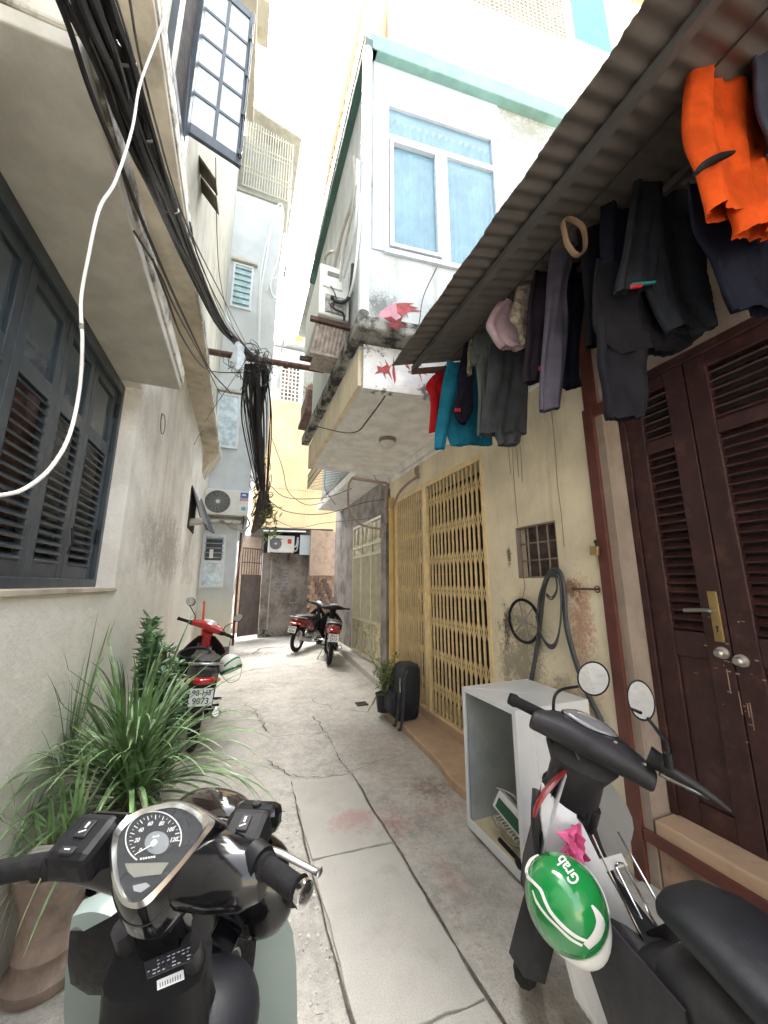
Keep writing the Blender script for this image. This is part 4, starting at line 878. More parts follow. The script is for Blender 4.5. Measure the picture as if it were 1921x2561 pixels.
# hanging curtain of cables down to the corner of the tall house
top=Vector((.0,4.2,4.1)); bot=Vector((.22,7.7,3.45))
b=MB()
for k in range(52):
    u=rc.uniform(-.16,.22); f0=PY(548+u*120,785,4.25); y1=rc.uniform(900,1060); 
    core=rc.random()<.45
    e=PY(563+rc.uniform(-10,8) if core else 565+u*60,y1 if core else 1060,5.6)
    mid=PY(550+u*(60 if core else 190)+rc.uniform(-4,4),rc.uniform(870,930),4.8)
    b.tube([f0,PY(549+u*150,820,4.4),mid,e],rc.choice([.005,.007,.010,.014]) if core else rc.choice([.004,.006,.008]),5,smooth=5)
b.tube([PY(556,790,4.25),PY(560,900,4.7),PY(566,1000,5.2),PY(570,1100,6.2)],.03,8,smooth=4)
tag(build(b,'hanging_cables','cable',smooth=True),'curtain of black cables hanging down from the steel beam in mid alley','cable')
b=MB()
for k in range(40):
    c_=PY(568+rc.gauss(0,12),1065+rc.gauss(0,28),6.2); b.torus(c_,rc.uniform(.04,.14),.006,Euler((rc.uniform(0,3),rc.uniform(0,3),rc.uniform(0,3))).to_matrix(),16,4)
for k in range(14): b.tube([PY(568,1060,6.2),PY(568+rc.uniform(-25,25),1090+rc.uniform(-30,30),6.3),PY(560+rc.uniform(-25,30),1110,6.4)],.012,4,smooth=3)
b.tube([PY(570,1060,6.2),PY(568,1090,6.3),PY(560,1125,6.5),PY(545,1150,6.7)],[.07,.11,.10,.03],9,smooth=3)
tag(build(b,'cable_coil',M('dusty dark cable',(.07,.055,.045),.7,var=.4,vs=20),smooth=True),'dusty coil of old cables at the foot of the hanging cable curtain','cable')
b=MB()
for k in range(70):
    c_=PY(580+rc.uniform(-12,22),1120+rc.uniform(-35,45),6.2); d=Vector((rc.uniform(-1,1),rc.uniform(-.5,.5),rc.uniform(-1,.6))).normalized(); s=Vector((d.z,0,-d.x)).normalized()*.012
    b.add([c_,c_+d*.06+s,c_+d*.12,c_+d*.06-s],[(0,1,2,3)])
tag(build(b,'wild_sprig','leaf3'),'wild green sprig growing beside the dusty cable coil','plant')
# thin service wires to the right
for k,(pts,Ys,lab) in enumerate([
  ([(580,1080),(620,1105),(700,1110),(790,1085),(860,1075)],(6.2,4.9),'lowest slack wire crossing from the coil to the bay pipe'),
  ([(585,1050),(620,1075),(700,1075),(760,1055)],(6.2,5.2),'middle slack wire crossing below the bay'),
  ([(585,940),(610,1010),(622,1060),(660,1090),(700,1085)],(6.2,5.5),'wire drooping in a deep loop before the apricot wall'),
  ([(760,935),(710,990),(702,1030),(704,1060),(725,1090)],(5.0,6.0),'wire hanging from the mossy slab end'),
  ([(775,945),(800,1010),(815,1040)],(4.8,5.0),'short wire dropping from the bay corner'),
  ([(890,720),(880,780),(800,900),(760,935),(680,920)],(2.4,3.4),'thin cable swagged under the mossy slab'),
  ([(945,575),(915,640),(905,700),(890,745)],(2.38,2.2),'thin cable hanging from the bay window frame'),
  ([(590,1120),(640,1140),(700,1130),(800,1120)],(6.2,5.2),'slack wire just above the shed roof')]):
    b=MB(); n_=len(pts); b.tube([PY(x,y,Ys[0]+(Ys[1]-Ys[0])*i/(n_-1)) for i,(x,y) in enumerate(pts)],.006 if k<6 else .004,4,smooth=6)
    tag(build(b,'service_wire','cable',smooth=True),lab,'wire','thin wires strung across the alley')
# wires stuck down the cream wall
b=MB()
for y0,za,zb in ((2.29,3.1,1.95),(2.24,3.1,2.35),(2.20,3.0,2.3),(1.86,3.1,1.75),(2.33,2.9,2.4)):
    b.tube([(RX-.004,y0+rc.uniform(-.006,.006),za+(zb-za)*i/6) for i in range(7)],.0022,4)
tag(build(b,'wall_wires',M('thin brown wire',(.18,.15,.10),.6)),'thin brown wires running down the cream wall above the barred window','wire')
# near white cable on the left
b=MB(); b.tube([PY(*p,yy*.68) for p,yy in [((372,-60),1.5),((365,0),1.45),((340,80),1.4),((303,180),1.35),((285,280),1.3),((250,390),1.25),((215,450),1.2),((190,560),1.2),((175,650),1.2),((178,740),1.2),((172,840),1.2),((150,940),1.15),((110,1010),1.1),((55,1055),1.05),((0,1070),1.0),((-80,1070),  .95)]],.0032,8,smooth=6)
wc_=tag(build(b,'white_cable','whitecable',smooth=True),'white cable hanging in a long loop close in front of the shutters','cable')
for (x0,y0),(x1,y1),f in (((303,178),(301,186),.92),((216,447),(213,455),.82),((176,700),(176,712),.816)):
    b=MB(); b.tube([PY(x0,y0,f),PY(x1,y1,f)],.0042,8); build(b,'tape_wrap','cablegrey',wc_,smooth=True)
# ================================================================ HOSE, SPOKED WHEEL
hz=MB()
def hp_(pts,r_,mt_=None,b=None,X=RX-.035,dx=0):
    b=b or hz; b.tube([PX(x,y,X+dx*i) for i,(x,y) in enumerate(pts)],r_,8,smooth=6)
hp_([(1145,1480),(1160,1400),(1168,1330),(1175,1270),(1190,1235),(1208,1235),(1218,1275),(1222,1340),(1235,1400),(1262,1480),(1300,1560)],.016)
for k in range(3): hp_([(1160,1330),(1167,1280),(1185,1240+3*k),(1206,1242+3*k),(1212,1290),(1210,1350),(1200,1395-4*k),(1185,1398-3*k),(1168,1370),(1158,1330)],.006,X=RX-.05-.01*k)
for k in range(2): hp_([(1172,1262),(1182,1240),(1198,1240),(1203,1270+4*k),(1192,1290+5*k),(1180,1282+4*k)],.005,X=RX-.055-.008*k)
tag(build(hz,'rubber_hose',M('grey black rubber hose',(.05,.055,.06),.5,var=.2),smooth=True),'dark rubber hose coiled on the wall below the barred window','hose')
wc=PX(1131,1341,RX-.03); wl=thing('spoked_wheel','thin black spoked wheel rim hanging on the wall beside the hose','wheel',wc)
b=MB(); b.torus(wc,.155,.011,rot('Y',90),36,7); build(b,'rim','rubber',wl,smooth=True)
b=MB()
for k in range(6): a=k*math.pi/3+.3; b.tube([wc,wc+Vector((0,math.cos(a)*.155,math.sin(a)*.155))],.006,5)
b.lathe([(.025,-.012),(.025,.012)],wc,12,rot('Y',90)); build(b,'spokes',M('grey spoke',(.28,.27,.24),.5),wl)
b=MB(); b.tube([wc+Vector((0,0,.155)),wc+Vector((.01,-.03,.25)),(RX,2.27,1.55)],.003,4); build(b,'hanging_string',M('red brown string',(.25,.08,.05),.8),wl)
# ================================================================ CLOTHES
def fold(p,k,amp,ph): return amp*(math.sin(p*k+ph)+.5*math.sin(p*k*2.3+ph*2))
def garment(name,label,cat,mat,strips,Y,extra=None,th=.03,seed=0):
    rr=random.Random(seed); objs=[]
    root=None
    b=MB()
    for st in strips:
        rows=[]
        for z,x0,x1 in st:
            rows.append((PY(*Z3(x0,z),Y),PY(*Z3(x1,z),Y)))
        # resample rows smoothly
        L=[a for a,_ in rows]; Rr=[c for _,c in rows]; k=5
        k=8; L,_=spline(L,[0]*len(L),k); Rr,_=spline(Rr,[0]*len(Rr),k)
        rings=[]; ph=rr.uniform(0,6); n=56
        for i,(a,c_) in enumerate(zip(L,Rr)):
            v=i/(len(L)-1); w_=(c_-a); ring=[]
            t=th*(.35+.65*min(1,v*3+.1))
            for j in range(n):
                an=2*math.pi*j/n; u=.5-.5*math.cos(an); s=math.sin(an)
                s=(1 if s>0 else -1)*abs(s)**.6
                off=s*t*(.75+.25*math.sin(u*9+ph))+fold(u*w_.length*70,1,.0045*(.15+v),ph+v*1.7)+fold(u*w_.length*22+v*2.2,1,.012,ph*2)+.004*math.sin(v*13+u*6+ph)
                ring.append(a.lerp(c_,u)+Vector((0,off,rr.uniform(-.002,.002) if i in (0,len(L)-1) else 0)))
            rings.append(ring)
        b.loft(rings,cap=False)
    o=build(b,name,mat,None,smooth=True,ang=180)
    tp=min(strips[0]); a_,c_=PY(*Z3(tp[1],tp[0]),Y),PY(*Z3(tp[2],tp[0]),Y); md=(a_+c_)/2; zt_=min(md.z+.12,3.13+.42*(md.x-.955)/1.35)
    hb=MB(); hb.tube([a_.lerp(c_,.2)-Vector((0,0,.01)),md+Vector((0,0,.03)),a_.lerp(c_,.8)-Vector((0,0,.01))],.003,5,smooth=3); hb.tube([md+Vector((0,0,.03)),md+Vector((0,.01,.06)),Vector((md.x,md.y,max(zt_,md.z+.04)))],.002,4)
    build(hb,'hanger','whitecable' if seed%2 else 'cable',o); tag(o,label,cat,'clothes drying under the corrugated awning')
    return o
def cuff(o,name,mat,z0,z1,x0,x1,Y,dx=.0,skew=0):
    b=MB(); A=[PY(*Z3(x0,z0+skew),Y),PY(*Z3(x1,z0),Y),PY(*Z3(x1,z1),Y),PY(*Z3(x0,z1+skew),Y)]
    b.prism([p+Vector((0,-.043,0)) for p in A],(0,.01,0)); return build(b,name,mat,o)
C1=cloth('red jersey cloth',(.48,.015,.02)); C2=cloth('petrol blue cloth',(.015,.17,.27)); C3=cloth('navy cloth',(.015,.014,.028))
C4=cloth('sage grey cloth',(.17,.19,.18)); C5=cloth('slate grey cloth',(.075,.08,.09)); C6=cloth('pale lilac cloth',(.50,.37,.42))
C7=cloth('beige patterned cloth',(.42,.36,.28),dirt=(.12,.10,.08),da=.8,ds=22,dlo=.45,dhi=.6); C8=cloth('dark plum cloth',(.035,.026,.036)); C9=cloth('grey violet cloth',(.085,.078,.105))
C10=cloth('black cloth',(.014,.014,.018)); C11=cloth('dark charcoal cloth',(.032,.036,.045)); C12=cloth('vivid orange cloth',(.66,.085,.012)); C13=cloth('dull blue grey cloth',(.055,.062,.09)); C14=cloth('midnight cloth',(.012,.014,.026))
m['redtrim']=M('red trim',(.6,.03,.05),.6); m['browncuff']=M('brown waistband',(.30,.19,.12),.8)
o=garment('red_shirt','small red short sleeved shirt at the far end of the drying clothes','shirt',C1,[[(1675,165,215),(1740,140,215),(1820,140,215),(1950,132,200)],[(1690,150,190),(1740,118,165),(1800,140,170)]],2.28,seed=1,th=.02)
o=garment('blue_shirt','petrol blue long sleeved shirt hanging beside the small red shirt','shirt',C2,[[(1630,205,330),(1750,215,400),(1900,205,410),(2005,235,418)],[(1660,205,260),(1780,185,245),(1900,165,225),(2025,152,200)]],2.16,seed=2)
b=MB()
o=garment('navy_shirt','dark navy shirt with orange cuff stripes in front of the blue shirt','shirt',C3,[[(1530,298,335),(1650,270,335),(1760,262,335),(1850,235,330),(1912,268,295)]],2.04,seed=3,th=.025)
for k in range(3): cuff(o,'cuff_stripe','redtrim',1850,1865,236+k*9,241+k*9,2.04)
o=garment('grey_tee','sage grey short sleeved tee shirt between navy shirt and grey shorts','shirt',C4,[[(1465,345,400),(1540,335,410),(1640,345,400),(1800,350,385),(1965,345,380)],[(1500,345,380),(1580,325,385),(1640,328,392)]],1.93,seed=4,th=.022)
o=garment('beige_vest','narrow beige vest edge showing behind the sage grey tee shirt','vest',C7,[[(1530,315,340),(1620,305,330),(1690,303,322)]],1.99,seed=5,th=.015)
o=garment('grey_shorts','wide slate grey shorts hanging below the lilac cloth','shorts',C5,[[(1550,405,560),(1700,392,566),(1880,362,572),(1955,352,572)],[(1900,420,560),(1975,430,545),(2005,450,535)]],1.78,seed=6,th=.04)
o=garment('lilac_cloth','crumpled pale lilac cloth hung near the middle of the clothes','cloth',C6,[[(1365,440,525),(1420,402,570),(1480,388,585),(1535,420,580),(1565,460,575)]],1.56,seed=7,th=.04)
o=garment('patterned_shorts','small beige camouflage patterned shorts beside the lilac cloth','shorts',C7,[[(1275,532,590),(1340,518,592),(1430,497,590),(1480,525,580),(1560,545,575)]],1.47,seed=8,th=.025)
o=garment('plum_shirt','dark plum long shirt with red cuff ticks beside the patterned shorts','shirt',C8,[[(1185,610,680),(1320,590,685),(1500,580,665),(1640,568,640),(1722,565,632)]],1.35,seed=9)
for k in range(2): cuff(o,'cuff_mark','redtrim',1668,1686,603+k*14,613+k*14,1.35)
o=garment('grey_trousers','grey violet trousers with one long leg hanging lowest in mid row','trousers',C9,[[(1060,695,800),(1150,685,780),(1300,672,745),(1500,650,738),(1700,636,726),(1850,628,705)]],1.20,seed=10)
o=garment('navy_trousers','dark navy trousers hanging just behind the grey violet leg','trousers',C14,[[(1090,740,850),(1250,760,850),(1400,755,830),(1560,745,805),(1745,735,812)]],1.27,seed=11)
o=garment('black_jacket','black jacket with a brown edged collar loop under the awning rafter','jacket',C10,[[(880,800,960),(960,795,970),(1100,820,970),(1300,840,980),(1450,846,1000),(1560,846,1040)]],1.06,seed=12)
b=MB(); P=[PY(*Z3(x,z),1.0) for x,z in [(735,1000),(765,985),(820,1020),(835,1080),(830,1130),(795,1150),(755,1100),(740,1040)]]; b.tube(P,.014,6,closed=True,smooth=4,flat=.5); build(b,'collar','browncuff',o,smooth=True)
o=garment('hooded_top','very dark hooded top hanging between black jacket and charcoal jacket','jacket',C14,[[(835,905,1060),(950,908,1060),(1100,905,1050),(1300,900,1020),(1448,893,985)]],.95,seed=13)
o=garment('charcoal_jacket','large charcoal jacket with a red and green sleeve cuff','jacket',C11,[[(545,1090,1330),(650,1060,1340),(900,1070,1360),(1150,1080,1385),(1350,1130,1400),(1490,1210,1400)],[(600,1062,1200),(900,1040,1180),(1150,1008,1150),(1310,985,1115)]],.84,seed=14,th=.035)
cuff(o,'red_cuff_stripe','redtrim',1312,1326,1000,1045,.80,skew=6); cuff(o,'green_cuff_stripe',M('teal trim',(.03,.3,.27),.6),1300,1308,1000,1105,.80,skew=12)
o=garment('black_trousers','black trousers bunched below the charcoal jacket','trousers',C10,[[(1180,870,1330),(1350,865,1390),(1450,880,1395),(1540,950,1330),(1592,1000,1250)]],.90,seed=15,th=.03)
o=garment('black_long_trousers','single black trouser leg hanging lowest in front of the door louvres','trousers',C10,[[(1440,870,1130),(1600,880,1120),(1760,910,1105),(1885,945,1080)]],.92,seed=16,th=.03)
o=garment('wide_black_trousers','wide midnight black trousers at the right edge under the orange shirt','trousers',C14,[[(820,1300,1700),(1000,1345,1700),(1200,1425,1760),(1400,1500,1800)]],.60,seed=17,th=.03)
o=garment('orange_shirt','vivid orange shirt with black sleeve trim hanging at the near end','shirt',C12,[[(300,1320,1430),(380,1295,1490),(470,1292,1590),(650,1300,1720),(800,1335,1760),(960,1380,1780)],[(700,1480,1700),(900,1500,1760),(1050,1525,1790)]],.48,seed=18,th=.035)
b=MB(); Pn=[PY(*Z3(x,z),.43) for x,z in [(1333,785),(1370,745),(1430,715),(1500,690)]]; b.tube(Pn,[.008,.017,.017,.008],8,smooth=4,flat=.6); build(b,'sleeve_trim',C10,o,smooth=True)
o=garment('blue_grey_trousers','dull blue grey trousers nearest the viewer at the upper right','trousers',C13,[[(-40,1580,1800),(200,1585,1800),(420,1600,1820),(650,1650,1840)]],.40,seed=19,th=.03)
o=garment('dark_blue_shirt','dark blue cloth hanging above the orange shirt','shirt',C11,[[(40,1540,1640),(200,1470,1640),(330,1415,1640),(440,1490,1620)]],.56,seed=20,th=.03)
b=MB(); b.tube([(1.40,2.25,3.20),(1.38,-.6,3.25)],.004,6); tag(build(b,'drying_line','cable',smooth=True),'thin dark line under the awning from which the clothes hang','line')
b=MB(); b.tube([(1.12,2.33,3.13),(1.6,2.33,3.23)],.012,8); tag(build(b,'pale_rod','white',smooth=True),'short white rod across the far end of the awning','rod')
# ================================================================ WASHING MACHINE CASING
ws=thing('washer_casing','gutted white washing machine casing standing open towards the alley','appliance',(1.72,1.98,0),(0,0,0))
x0,x1,y0,y1,zt=1.44,1.98,1.73,2.24,.83
b=MB(); t_=.006
b.box(x0,x1,y0,y0+t_,.02,zt); b.box(x0,x1,y1-t_,y1,.02,zt); b.box(x0,x1,y0+t_,y1-t_,zt-t_,zt); b.box(x0,x1,y0+t_,y1-t_,.02,.03); b.box(x1-t_,x1,y0+t_,y1-t_,.03,zt-t_)
# turned in flanges round the open face
b.box(x0-.003,x0+.004,y0-.002,y0+.03,.02,zt+.002); b.box(x0-.003,x0+.004,y1-.028,y1+.002,.02,zt+.002); b.box(x0-.0025,x0+.0035,y0+.03,y1-.028,zt-.028,zt+.001); b.box(x0-.0025,x0+.0035,y0+.03,y1-.028,.02,.075)
shell=build(b,'shell','washer',ws,bevel=.003)
b=MB()
for k in range(5):
    x=x0+.12+k*.075; b.tube([(x+.02*math.sin(z*5),y0-.001,z) for z in [.2+.09*i for i in range(7)]],.004,5)
build(b,'pressed_ribs','washer',shell,smooth=True)
b=MB(); b.box(x0+.01,x1-.01,y0+.012,y1-.012,.034,.05); build(b,'base_board','cardboard',ws)
b=MB(); b.box(x0+.02,x1-.01,y1-.02,y1-.012,.05,zt-.02); b.box(x1-.02,x1-.012,y0+.01,y1-.02,.05,zt-.02); build(b,'inner_lining','washerin',ws)
b=MB(); b.obox((x0+.12,y0+.22,.20),(.05,.26,.10),rot('X',12)@rot('Y',25)); p_=build(b,'control_unit','white',ws,bevel=.006)
b=MB(); b.obox((x0+.09,y0+.22,.205),(.012,.2,.05),rot('X',12)@rot('Y',25)); build(b,'circuit_board','pcb',p_)
b=MB()
for k in range(9): b.obox((x0+.07,y0+.13+.02*k,.13+.004*k),(.03,.012,.02))
b.tube([(x0+.1,y0+.1,.1),(x0+.05,y0+.2,.09),(x0+.07,y0+.36,.14)],.006,5,smooth=3); b.tube([(x0+.1,y0+.1,.28),(x0+.12,y0+.2,.31),(x0+.12,y0+.36,.28)],.006,5,smooth=3); build(b,'connectors','satin',ws)
b=MB(); b.tube([(x0+.05,y0+.06,.055),(x0+.06,y0+.28,.06)],.012,6); b.lathe([(.028,0),(.02,.003)],(x0-.006,y0+.045,.10),14,rot('Y',-90)); build(b,'loose_strut','blackplastic',ws)
# ================================================================ BACKPACK, WEED POT
bp=thing('backpack','black backpack slumped against the folding gate step','backpack',(1.80,4.05,.055))
def ringbox(cx_,cy_,z,wx,wy,n=20,p=.45):
    out=[]
    for k in range(n):
        a=2*math.pi*k/n; c_,s=math.cos(a),math.sin(a)
        out.append(Vector((cx_+wx*math.copysign(abs(c_)**p,c_),cy_+wy*math.copysign(abs(s)**p,s),z)))
    return out
b=MB(); b.loft([ringbox(1.80,4.04,.06,.11,.15,p=.3),ringbox(1.80,4.04,.09,.135,.17,p=.3),ringbox(1.82,4.05,.27,.14,.185,p=.3),ringbox(1.85,4.06,.46,.125,.18,p=.3),ringbox(1.88,4.07,.57,.10,.165,p=.3),ringbox(1.90,4.08,.60,.075,.13,p=.35)]); build(b,'body','bag',bp,smooth=True)
b=MB(); b.loft([ringbox(1.675,4.04,.10,.02,.11),ringbox(1.65,4.04,.13,.03,.125),ringbox(1.66,4.04,.28,.03,.125),ringbox(1.69,4.04,.33,.01,.10)]); build(b,'front_pocket','bag',bp,smooth=True)
b=MB()
for s in (-.07,.06): b.tube([(1.79,3.90+s*.5,.57),(1.73,3.86+s*.5,.48),(1.70,3.84+s,.32),(1.68,3.83+s,.15),(1.64,3.80+s,.04),(1.60,3.74+s,.075)],.017,6,smooth=4,flat=.4)
build(b,'straps',M('grey strap webbing',(.045,.045,.05),.8),bp,smooth=True)
b=MB(); b.box(1.695,1.70,3.85,3.862,.36,.5); build(b,'reflective_tab','satin',bp)
pt=thing('potted_weed','straggly green weed in a black pot beside the backpack','potted plant',(1.68,4.28,.055))
b=MB(); b.lathe([(.08,0),(.10,.18),(.11,.19),(.10,.19),(.09,.17)],(1.68,4.28,.055),20); build(b,'pot','blackpot',pt,smooth=True)
def leafquad(b,p,d,L,W_,up=None):
    d=d.normalized(); s=d.cross(Vector((0,0,1)));  s=s.normalized() if s.length>.01 else Vector((1,0,0)); q=d.cross(s)
    b.add([p,p+d*L*.45+s*W_+q*.004,p+d*L,p+d*L*.45-s*W_+q*.004,p+d*L*.45],[(0,1,4),(1,2,4),(2,3,4),(3,0,4)])
rp=random.Random(21); b=MB(); st=MB()
for k in range(26):
    a=rp.uniform(0,6.28); h=rp.uniform(.25,.55); sp=rp.uniform(.05,.28)
    P=[Vector((1.68,4.28,.23)),Vector((1.68+math.cos(a)*sp*.4,4.28+math.sin(a)*sp*.4,.23+h*.6)),Vector((1.68+math.cos(a)*sp,4.28+math.sin(a)*sp,.23+h*.75+rp.uniform(-.15,.15)))]
    st.tube(P,.003,4,smooth=3)
    Q,_=spline(P,[0]*3,6)
    for q in Q[2:]:
        for _ in range(3): leafquad(b,q,Vector((rp.uniform(-1,1),rp.uniform(-1,1),rp.uniform(-.6,.7))),rp.uniform(.03,.075),rp.uniform(.006,.013))
for q in [(-.2,-.15,.18),(-.28,-.22,.14)]:
    st.tube([Vector((1.68,4.28,.2)),Vector((1.60,4.21,.3)),Vector((1.68+q[0],4.28+q[1],q[2]))],.004,4,smooth=3)
build(b,'leaves','leaf3',pt); build(st,'stems','stem',pt)
# ================================================================ PLANTS ON THE LEFT
cp=thing('ceramic_pot','large worn brown ceramic planter at the lower left edge','planter',(-.60,2.10,0))
pc=Vector((-.60,2.10,0))
b=MB(); b.lathe([(.115,0),(.125,.02),(.128,.045),(.105,.07),(.10,.10),(.108,.12),(.10,.14),(.10,.26),(.125,.33),(.14,.37),(.145,.40),(.13,.40),(.12,.37)],pc+Vector((0,0,0)),36); build(b,'pot','terracotta',cp,smooth=True)
b=MB(); b.lathe([(.122,.365),(.06,.375),(.001,.375)],pc,24); build(b,'soil','soil',cp)
sp=thing('strap_leaf_plant','big spiky strap leaved plant arching out beside the left wall','plant',(-.47,2.55,0))
b=MB(); b.lathe([(.13,0),(.17,.28),(.185,.30),(.165,.30),(.15,.27),(.001,.27)],(-.50,2.60,0),24); build(b,'pot','blackpot',sp,smooth=True)
rl=random.Random(31)
def strap(b,p,az,el,L,W_,droop,seg=12,tw=0):
    d=Vector((math.sin(az)*math.cos(el),math.cos(az)*math.cos(el),math.sin(el))); pos=Vector(p); g=[]
    side=Vector((math.cos(az),-math.sin(az),0))
    for i in range(seg+1):
        v=i/seg; w_=W_*(.55+.9*v if v<.35 else (1.0-.0*(v))*max(0,1-((v-.35)/.65)**1.7)**.8*.865)+.0004
        nrm=side.cross(d).normalized()
        g.append([pos-side*w_,pos+nrm*(-w_*.35),pos+side*w_])
        pos=pos+d*(L/seg); d=(d+Vector((0,0,-droop*(v+.15)))/seg).normalized()
        if pos.x<-.735: pos.x=-.735; d.x=max(d.x,.02); d.normalize()
        if pos.z<.02: pos.z=.02
    b.sheet(g)
b=MB()
for k in range(115):
    t=k/115; az=rl.uniform(0,6.283); el=R(88-62*t+rl.uniform(-10,10)); L=rl.uniform(.4,.85)*(1.0 if t>.12 else .8)
    strap(b,(-.47+rl.uniform(-.04,.04),2.53+rl.uniform(-.04,.04),.42+rl.uniform(-.02,.16)),az,el,L,rl.uniform(.006,.015),rl.uniform(1.0,3.1))
for az,el,L,dr in ((5.1,55,.95,1.0),(4.7,48,1.0,1.2),(4.3,40,1.0,1.5),(1.2,50,.9,2.0),(5.6,62,.95,.9),(.6,70,.9,.7),(3.6,35,1.0,1.8),(3.9,30,1.0,2.0),(1.6,30,.8,2.2),(3.4,60,.9,2.6),(3.0,55,.85,2.6)):
    strap(b,(-.47,2.53,.48),az,R(el),L,.014,dr)
for k in range(80):
    strap(b,(-.43+rl.uniform(-.05,.05),2.50+rl.uniform(-.05,.05),.40),rl.uniform(1.9,5.0),R(rl.uniform(20,60)),rl.uniform(.6,.95),rl.uniform(.008,.014),rl.uniform(1.8,3.0))
build(b,'leaves','leaf',sp,smooth=True)
b=MB()
for k in range(34): strap(b,(-.46+rl.uniform(-.06,.06),2.52+rl.uniform(-.06,.06),.34),rl.uniform(1.5,5.2),R(rl.uniform(5,50)),rl.uniform(.4,.85),rl.uniform(.006,.012),rl.uniform(2.0,3.6))
build(b,'dry_leaves',M('yellowing strap leaf',(.30,.30,.17),.5,var=.4,vs=9,dirt=(.35,.25,.13),da=.6,ds=9),sp,smooth=True)
b=MB()
for k in range(34): strap(b,(-.60+rl.uniform(-.06,.06),2.10+rl.uniform(-.06,.06),.37),rl.uniform(0,6.28),R(rl.uniform(45,85)),rl.uniform(.3,.6),rl.uniform(.005,.009),rl.uniform(1.5,3.2))
build(b,'leaves','leaf',cp,smooth=True)
b=MB(); b.tube([(-.49,2.58,.25),(-.465,2.55,.45)],[.03,.045],8); build(b,'stem','stem',sp)
jd=thing('jade_plant','bushy dark green rubber leaved plant rising behind the spiky plant','plant',(-.52,3.3,0))
b=MB(); b.lathe([(.12,0),(.15,.24),(.16,.26),(.14,.26),(.001,.24)],(-.54,3.3,0),20); build(b,'pot','blackpot',jd,smooth=True)
b=MB(); st=MB()
def rosette(c_,n_,L,W_):
    for k in range(n_):
        a=k*2.4+rl.random(); el=R(rl.uniform(-20,70)); d=Vector((math.cos(a)*math.cos(el),math.sin(a)*math.cos(el),math.sin(el)))
        s=d.cross(Vector((0,0,1))).normalized()*W_; q=s.cross(d).normalized()*.004
        p=c_; pts=[p,p+d*L*.35+s*.8,p+d*L*.7+s,p+d*L*.95+s*.4,p+d*L*.95-s*.4,p+d*L*.7-s,p+d*L*.35-s*.8]
        if min(v.x for v in pts)<-.74: continue
        b.add([v+q for v in pts]+[p+d*L*.6-q*2],[(i,(i+1)%7,7) for i in range(7)])
for k in range(46):
    hx=rl.uniform(-.64,-.34) ; hy=rl.uniform(3.05,3.5); hz_=rl.uniform(.4,1.12-.9*abs(hx+.52))
    st.tube([(-.54,3.3,.24),(hx*.5-.27,hy*.5+1.65,hz_*.6),(hx,hy,hz_)],.006,5,smooth=3)
    for i in range(5): rosette(Vector((hx,hy,hz_))-Vector((0,0,.075*i)),7,.075,.017)
for hx,hy,hz_ in ((-.60,3.3,1.24),(-.61,3.32,1.15),(-.58,3.28,1.05),(-.56,3.27,1.10)):
    st.tube([(-.54,3.3,.24),(hx,hy,hz_)],.008,5)
    for i in range(8): rosette(Vector((hx,hy,hz_))-Vector((0,0,.06*i)),9,.10,.02)
build(b,'leaves','leaf2',jd,smooth=True); build(st,'stems','stem',jd)
b=MB(); b.tube([(-.42,5.9,.0),(-.44,5.98,.9),(-.445,6.0,1.26)],.014,8); tag(build(b,'orange_pole','orangeplastic',smooth=True),'thin orange red pole standing upright behind the red scooter','pole')
# scraps at the lower left corner
b=MB()
for k in range(5): b.ell((-.50+rl.uniform(-.08,.08),1.28+rl.uniform(-.06,.06),.012),(.03,.022,.012),7,4,rot('Z',rl.uniform(0,90)))
tag(build(b,'paper_scraps',M('blue white paper scrap',(.6,.66,.8),.7,var=.3,vs=60)),'crumpled blue white paper scraps on the dirty ground at lower left','litter')
b=MB(); st=MB()
for k in range(90):
    p=Vector((rl.uniform(-.7,-.4),rl.uniform(1.25,1.5),0)); d=Vector((rl.uniform(-.6,.6),rl.uniform(-.6,.6),1)); leafquad(b,p,d,rl.uniform(.02,.05),.006)
o=build(b,'ground_moss','leaf3'); o['kind']='stuff'; o['label']='low moss and weeds on the dirt at the foot of the wall'; o['category']='weeds'
